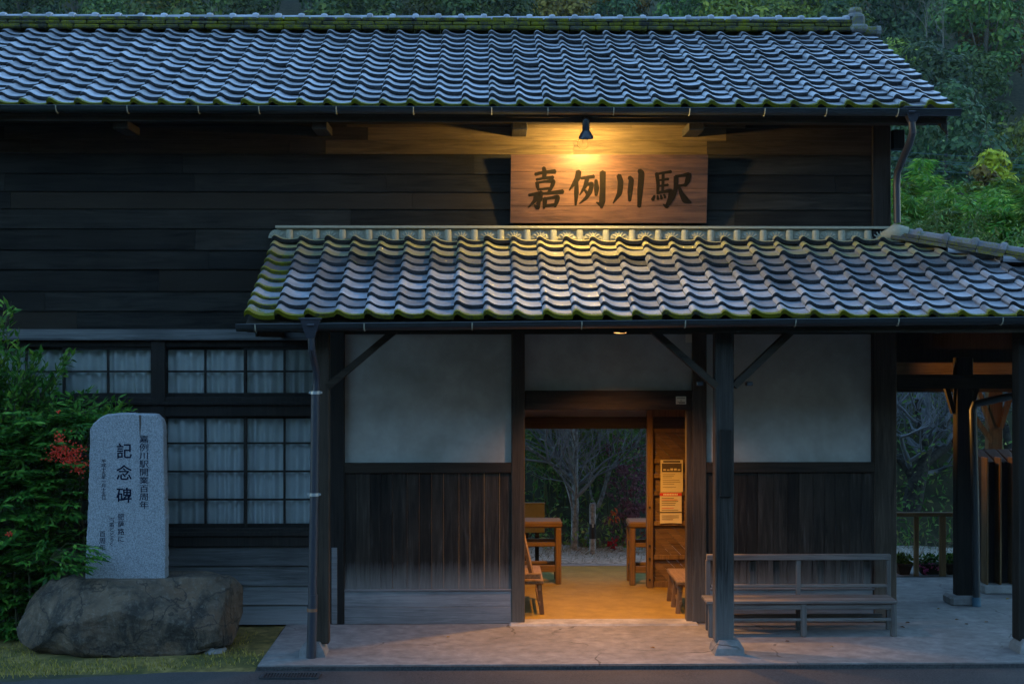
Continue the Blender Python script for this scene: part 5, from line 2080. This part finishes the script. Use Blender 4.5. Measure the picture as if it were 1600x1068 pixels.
# grass like cane thicket seen through the doorway
lab = 'dark green cane clump in the thicket behind the bare trees'
pr = [bamboo_proto(s_, 2.6, 8, 90, .11, .022, lab, 'cane clumps on the bank', 'cane_clump', .25, .010, 'under') for s_ in (51, 52)]
k = 0
for (px, yy) in ((820, 6.2), (845, 6.9), (866, 6.0), (885, 7.2), (914, 6.4), (940, 7.1), (962, 6.2), (990, 6.8), (1010, 7.4), (1405, 7.4), (1440, 8.6), (1470, 7.8), (1530, 8.2), (1570, 7.6), (1600, 8.6), (1455, 9.6), (1500, 9.4), (1415, 9.4), (1580, 9.8)):
    o = pr[k % 2] if k < 2 else copy_tree(pr[k % 2])
    x = X(px, yy)
    o.location = (x, yy, gz(x, yy) - .1)
    o.rotation_euler = (0, 0, rng.uniform(0, 6.28))
    s_ = rng.uniform(.8, 1.15)
    o.scale = (s_, s_, s_)
    k += 1

# tall bamboo grove beyond the roof corner
lab = 'tall leafy green bamboo in the grove beyond the right roof corner'
pr = [bamboo_proto(60 + s_, 7.2, 6, 210, .44, .075, lab, 'bamboo in the grove', spread=.8, rad=.035) for s_ in range(3)]
k = 0
for yy in (21, 24, 27.5, 31):
    for px in range(1392, 1850, 34 if yy < 26 else 30):
        o = pr[k] if k < 3 else copy_tree(pr[k % 3])
        p_ = px + rng.uniform(-14, 14)
        x = X(p_, yy)
        zb_ = gz(x, yy) - .2
        tops = 292 + 18 * math.sin(p_ * .035) + rng.uniform(-18, 22) + (31 - yy) * 3.2
        zt_ = Z(tops, yy, 1500)
        o.location = (x, yy, zb_)
        s_ = max(.4, (zt_ - zb_) / 6.6)
        o.scale = (max(.75, s_), max(.75, s_), s_)
        o.rotation_euler = (0, 0, rng.uniform(0, 6.28))
        k += 1

# ------------------------------------------------------------------ wooded hillside


def crown_ball(mb, c, r, n, ln, wd):
    d = rdir(n)
    d[:, 2] = np.abs(d[:, 2]) * np.where(NR.rand(n) < .8, 1, -1)
    d /= np.linalg.norm(d, axis=1, keepdims=True)
    pos = np.array(c) + d * (0.72 + 0.36 * NR.rand(n, 1)) * r * np.array((1, 1, .75))
    nm = d + rdir(n) * .35 + np.array([0, 0, .15])
    dr = np.cross(nm, rdir(n))
    leaves(mb, pos - dr * ln * .3, dr, nm, ln * (0.6 + 0.7 * NR.rand(n)), wd * (0.6 + 0.7 * NR.rand(n)), .1)


def hill_tree(seed, leaf, rx, h, label, group, name='forest_tree', cone=0.0, n=3600, ls=.40):
    R = random.Random(seed)
    t = thing(name, (0, 0, 0), label, 'tree', group)
    mb = MB()
    mb.tube([(0, 0, -1.5), (R.gauss(0, .2), R.gauss(0, .2), h * .4), (R.gauss(0, .4), R.gauss(0, .4), h * .85)], [.22, .16, .05], 7)
    ends = []
    for k in range(7):
        a_ = R.uniform(0, 6.28)
        e = Vector((math.cos(a_) * rx * .7, math.sin(a_) * rx * .7, h * R.uniform(.5, .85)))
        mb.tube([(0, 0, h * R.uniform(.2, .45)), e * .55 + Vector((0, 0, h * .12)), e], [.09, .06, .02], 5)
    mb.build('trunk', M['bark_dark'], t, smooth='all')
    mb = MB()
    ncl = 22
    for k in range(ncl):
        f = (k + .5) / ncl
        zc = h * (.28 + .70 * f)
        rr = rx * (1 - .85 * f if cone else math.sqrt(max(.05, 1 - (2 * f - .85) ** 2 * .8))) * R.uniform(.55, 1.0)
        a_ = k * 2.4 + R.uniform(-.5, .5)
        c_ = (math.cos(a_) * rr * .75, math.sin(a_) * rr * .75, zc + R.gauss(0, .25))
        crown_ball(mb, c_, rx * R.uniform(.34, .56), n // ncl, ls, ls * .6)
    mb.build('crown', M[leaf], t)
    return t


KINDS = [('dark evergreen tree with a rounded crown on the hillside forest', 'dark evergreen trees on the hillside'),
         ('olive green broad tree on the hillside forest', 'olive trees on the hillside'),
         ('blue green dense tree on the hillside forest', 'blue green trees on the hillside'),
         ('ochre tinged autumn tree on the hillside forest', 'ochre trees on the hillside')]
protos = [[hill_tree(71, 'ev1', 3.6, 9.5, *KINDS[0]), hill_tree(72, 'ev1', 3.0, 10.5, *KINDS[0])],
          [hill_tree(73, 'ev2', 3.7, 8.5, *KINDS[1]), hill_tree(79, 'ev2', 3.1, 9.0, *KINDS[1])],
          [hill_tree(74, 'ev3', 3.4, 10.0, *KINDS[2]), hill_tree(75, 'ev3', 2.9, 11.0, *KINDS[2])],
          [hill_tree(76, 'autumn', 3.2, 8.5, *KINDS[3])]]
used = {}


def place_hill(x, y, ki):
    pi = rng.randrange(len(protos[ki]))
    o = protos[ki][pi]
    if (ki, pi) in used:
        o = copy_tree(o)
    used[(ki, pi)] = 1
    s_ = rng.uniform(.70, 1.3)
    o.location = (x, y, gz(x, y) - .6)
    o.scale = (s_ * rng.uniform(.9, 1.12), s_ * rng.uniform(.9, 1.12), s_)
    o.rotation_euler = (rng.gauss(0, .04), rng.gauss(0, .04), rng.uniform(0, 6.28))


cnt = 0
y = 66.0
while y < 150:
    d = y - CY
    sp_ = 6.4
    x = X(-80, y)
    x1 = X(1960, y)
    while x < x1:
        xj, yj = x + rng.uniform(-1.3, 1.3), y + rng.uniform(-1.6, 1.6)
        zt_ = gz(xj, yj) + 8.0
        py = 534 - (zt_ - CZ) * F / (yj - CY)
        pyb = 534 - (gz(xj, yj) + 1 - CZ) * F / (yj - CY)
        px = 760 + xj * F / (yj - CY)
        see = (px > 1330 and py < 420 and pyb > -40) or (px <= 1330 and py < 60 and pyb > -30)
        if see:
            r = rng.random() + .25 * mn.noise((xj * .05, yj * .06, 3))
            ki = 0 if r < .44 else 2 if r < .74 else 1 if r < .97 else 3
            place_hill(xj, yj, ki)
            cnt += 1
        x += sp_ * rng.uniform(.85, 1.15)
    y += 7.6
print('hill trees', cnt)
for lst in protos:
    for o in lst:
        if o.location.length < .01:
            print('unused proto', o.name)

# single standouts on the slope
def single_tree(px, py, yy, leaf, rx, h, seed, name, label):
    t = hill_tree(seed, leaf, rx, h, label, None, name, n=1100, ls=.30)
    c_ = P(px, py, yy)
    t.location = (c_.x, yy, c_.z - h)
    return t


single_tree(1553, 240, 45, 'lime', .95, 3.6, 81, 'lime_tree', 'bright yellow green tree standing above the bamboo grove')
single_tree(1537, 272, 42, 'autumn', .9, 3.2, 82, 'rust_tree', 'rust tinged bushy tree just below left of the yellow green one')
for t_ in ('lime_tree', 'rust_tree'):
    o = bpy.data.objects[t_]
    tr = [c for c in o.children if c.name.startswith('trunk')][0]
for k, (px, py, yy, lab) in enumerate(((1448, 8, 84, 'thin pale bare tree on the hillside, the taller of a pair'), (1474, 28, 83, 'thin pale bare tree on the hillside, the shorter of a pair'))):
    c_ = P(px, py + 62, yy)
    bare_tree('bare_tree', (c_.x, yy, c_.z), 2.2, .05, 90 + k, (.0, 0, 1), lab, 'tree', .42, 'grey_trunk', 'grey_trunk', forks=4, depth=3, tw=.014)

# power lines on the slope
for k, (ya, yb, lab) in enumerate(((231, 243, 'highest of the thin cables crossing in front of the hillside'), (242, 253, 'second highest thin cable crossing in front of the hillside'),
                                   (245, 257, 'third thin cable just below the second across the hillside'), (258, 268, 'lowest of the thin cables above the bamboo grove'))):
    a_, b_ = P(1330, ya - 2, 60), P(1720, yb + 5, 60)
    mb = MB()
    pts = []
    for i in range(13):
        f = i / 12
        p = a_.lerp(b_, f)
        p.z -= .22 * 4 * f * (1 - f)
        pts.append(p)
    mb.tube(pts, .014, 5)
    tag(mb.build('power_line', M['wire'], None, loc=pts[0]), lab, 'cable')

# ------------------------------------------------------------------ shrubs left of the memorial


def nandina(mbl, mbs, p, d, size, nl):
    """one compound leaf: stalk with pairs of pinnae, each with narrow leaflets"""
    d = Vector(d).normalized()
    side = d.cross(Vector((0, 0, 1)))
    if side.length < .1: side = Vector((1, 0, 0))
    side.normalize()
    pos, dr = [], []
    tip = Vector(p) + d * size + Vector((0, 0, -.12 * size))
    mbs.tube([p, Vector(p).lerp(tip, .5) + Vector((0, 0, .03 * size)), tip], [.0022, .0016, .001], 3, cap=False)
    for k in range(nl):
        f = .3 + .7 * k / (nl - 1)
        q = Vector(p).lerp(tip, f)
        if k == nl - 1:
            pos.append(q); dr.append(d + Vector((0, 0, -.25)))
        for s_ in (-1, 1):
            out = (d * .75 + side * s_ * .8 + Vector((0, 0, -.22))).normalized()
            ln = size * (.42 - .22 * f)
            pos.append(q); dr.append(out + Vector((NR.normal() * .12, NR.normal() * .12, NR.normal() * .12)))
            pos.append(q + out * ln); dr.append(out * .9 + d * .5 + Vector((0, 0, -.25)))
            pos.append(q + out * ln * .9); dr.append(out * .5 + d * .2 + side * s_ * .9)
    pos = np.array([tuple(v) for v in pos]); dr = np.array([tuple(v) for v in dr])
    m = len(pos)
    leaves(mbl, pos, dr, rdir(m) * .35 + np.array([0, -.25, .9]), size * .34 * (.7 + .6 * NR.rand(m)), size * .115 * (.8 + .5 * NR.rand(m)), .15)


YBs = -0.62
bx = X(60, YBs)
t = thing('nandina_shrub', (bx, YBs, -0.03), 'dense nandina shrub with narrow leaves and red berries left of the memorial stone', 'shrub')
mbl, mbs = MB(), MB()
for k in range(22):
    x = bx + rng.gauss(0, .35)
    yv = YBs + rng.uniform(-.25, .3)
    mbs.tube([(x, yv, -.05), (x + rng.gauss(0, .06), yv - .03, 1.0), (x + rng.gauss(0, .16), yv - .08, rng.uniform(1.5, 2.1))], [.012, .009, .005], 5)
for k in range(900):
    px = rng.uniform(-130, 150)
    py = rng.uniform(640, 985)
    lim = 150 if py < 800 else 150 - (py - 800) * .45
    if px > lim: px -= 70
    if 136 < px and py > 660: px -= 40
    yv = YBs + rng.uniform(-.35, .35)
    if py > 880: yv = max(yv, -.55)
    c_ = P(px, py, yv)
    dd = (rng.gauss(.1, .8), rng.gauss(-.5, .5), rng.gauss(.15, .35))
    nandina(mbl, mbs, c_, dd, rng.uniform(.18, .32), rng.choice((3, 4, 4)))
for (px, py) in ((88, 858), (108, 868), (96, 880), (118, 852), (104, 848), (82, 874)):
    c_ = P(px, py, -1.33)
    nandina(mbl, mbs, c_, (1.0, -.2, rng.uniform(-.35, .05)), .26, 4)
    mbs.tube([P(60, 900, -.8), P(78, 872, -1.1), c_], .004, 4)
mbl.build('foliage', M['nandina'], t)
mbs.build('stem', M['stem'], t)
for (px, py, w_, h_, n_) in ((95, 690, 9, 14, 60), (112, 706, 16, 12, 110), (88, 708, 13, 11, 90), (124, 730, 12, 8, 60), (108, 722, 14, 9, 60), (16, 835, 5, 6, 16), (90, 642, 3, 3, 5)):
    mb = MB()
    for q in range(n_):
        c_ = P(rng.gauss(px, w_ * .55), rng.gauss(py, h_ * .6), -1.14 + rng.gauss(0, .03))
        r_ = .0088
        mb.lathe(c_, [(0, -r_), (r_ * .87, -r_ * .5), (r_ * .87, r_ * .5), (0, r_)], 6)
    mb.build('berry_cluster', M['berry'], t, smooth='all')

t = thing('tall_shrub', (X(-20, -.5), -.5, -.03), 'tall loose shrub with upright sprays rising against the left windows', 'shrub')
mbl, mbs = MB(), MB()
sprays = [((-40, 760), (18, 470)), ((-60, 760), (-20, 500)), ((-20, 760), (60, 545)), ((0, 770), (30, 520)), ((10, 740), (105, 545)), ((20, 720), (140, 610)), ((30, 720), (205, 627)), ((30, 700), (185, 622)),
          ((0, 740), (90, 600)), ((-30, 740), (45, 580)), ((-60, 740), (10, 560)), ((-10, 720), (60, 640)), ((-80, 760), (-50, 560)), ((20, 740), (160, 640)), ((-40, 700), (20, 600)), ((10, 740), (120, 640)), ((-50, 720), (0, 530)), ((-5, 700), (75, 570))]
for (a_, b_) in sprays:
    for rep in range(5):
        ya = rng.uniform(-.75, -.35)
        A_ = P(a_[0] + rng.gauss(0, 8), a_[1], ya)
        B_ = P(b_[0] + rng.gauss(0, 9) * (rep > 0), b_[1] + abs(rng.gauss(0, 14)) * (rep > 0), ya - .12)
        mid = A_.lerp(B_, .5) + Vector((-.05, 0, .06))
        pts = [A_.lerp(mid, f / 4).lerp(mid.lerp(B_, f / 4), f / 4) for f in range(5)]
        mbs.tube(pts, [.008, .007, .005, .0035, .0015], 4, cap=False)
        nlf = 52
        pos, dr = [], []
        for q in range(nlf):
            f = .12 + .88 * q / nlf
            i = min(3, int(f * 4))
            p = pts[i].lerp(pts[i + 1], f * 4 - i)
            d = (pts[i + 1] - pts[i]).normalized()
            o_ = Vector((rng.gauss(0, 1), rng.gauss(-.2, .8), rng.gauss(.1, .7)))
            pos.append(tuple(p + o_ * .025 * (1.3 - f))); dr.append(tuple(d * .55 + o_ * .55))
        m = len(pos)
        leaves(mbl, np.array(pos), np.array(dr), rdir(m) * .5 + np.array([0, -.3, .8]), (.090 * (.5 + .8 * NR.rand(m))), .034 * (.8 + .5 * NR.rand(m)), .2)
for k in range(150):
    px, py = rng.uniform(-120, 80), rng.uniform(600, 760)
    if px > 20 and py < 640: continue
    c_ = P(px, py, rng.uniform(-.7, -.3))
    leaf_ball(mbl, c_, .12, 26, .075, .023, shell=.1)
mbl.build('foliage', M['shrubleaf'], t)
mbs.build('stem', M['stem'], t)

# grass round the boulder, dry blades by the track, fallen leaves
mb = MB()
n = 9000
xx = NR.uniform(-6.6, APX0 - .03, n)
yy = NR.uniform(-2.45, -0.35, n)
ok = np.array([mn.noise((a_ * 1.7, b2 * 1.9, 5)) + (0.35 if b2 < -1.5 else 0) > -.12 for a_, b2 in zip(xx, yy)])
frontlim = np.array([G(min(430, max(-400, 760 + a_ * F / (b2 - CY))), 1061 - 23 * min(1, max(0, (760 + a_ * F / (b2 - CY)) / 430)), -.046).y for a_, b2 in zip(xx, yy)])
ok &= yy > frontlim - .02
pos = np.stack([xx, yy, np.full(n, -.045)], 1)[ok]
m = len(pos)
leaves(mb, pos, rdir(m) * .55 + np.array([0, 0, .8]), rdir(m) * .6 + np.array([0, -1, .2]), .028 + .05 * NR.rand(m) ** 2, .006 + .004 * NR.rand(m), 0)
tag(mb.build('lawn_grass', M['grass']), kind='stuff')
mb = MB()
n = 3500
xx = NR.uniform(-2, 9, n)
yy = NR.uniform(3.9, 5.4, n)
pos = np.stack([xx, yy, np.array([0.0 + .05 * (b2 - 3.9) for b2 in yy])], 1)
leaves(mb, pos, rdir(n) * .7 + np.array([0, 0, .55]), rdir(n) * .6 + np.array([0, -1, .2]), .06 + .22 * NR.rand(n) ** 2 * np.clip(yy - 3.9, .2, 1), .007 + .004 * NR.rand(n), 0)
M['straw'] = leafmat('dry straw', (0.16, 0.13, 0.07), (0.34, 0.29, 0.19), (0.12, 0.13, 0.04))
tag(mb.build('dry_grass', M['straw']), kind='stuff')

proto = None
for k, (px, py) in enumerate(((1476, 937), (1466, 951), (1510, 975), (1418, 973), (1575, 936), (1541, 972), (1410, 980), (1495, 968), (1300, 1010), (700, 995), (1020, 1012), (1230, 1002))):
    if proto is None:
        mb = MB()
        leaf_ball(mb, (0, 0, .012), .004, 1, .06, .035)
        mb.v = [(-.03, 0, .004), (-.004, .016, .018), (.034, .002, .010), (-.002, -.017, .016)]
        mb.f = [(0, 1, 2), (0, 2, 3)]
        proto = o = mb.build('fallen_leaf', M['browner'])
        tag(o, 'small curled brown leaf fallen on the pale porch concrete', 'leaf', 'fallen leaves on the concrete')
    else:
        o = proto.copy()
        col.objects.link(o)
    g = G(px, py, 0)
    o.location = (g.x, g.y, 0.0)
    s_ = rng.uniform(.6, 1.1)
    o.scale = (s_, s_, s_)
    o.rotation_euler = (0, 0, rng.uniform(0, 6.28))

# ------------------------------------------------------------------ valley air
m = NB('valley haze')
m.t.nodes.remove(m.b)
pv = m.n('VolumePrincipled', {'Color': (0.75, 0.85, 1.0), 'Density': 0.00014, 'Anisotropy': 0.0})
m.t.links.new(pv.outputs[0], m.out.inputs['Volume'])
mb = MB()
mb.box(-150, 150, -112, 242, -3, 125)
tag(mb.build('haze', m.m), kind='stuff')
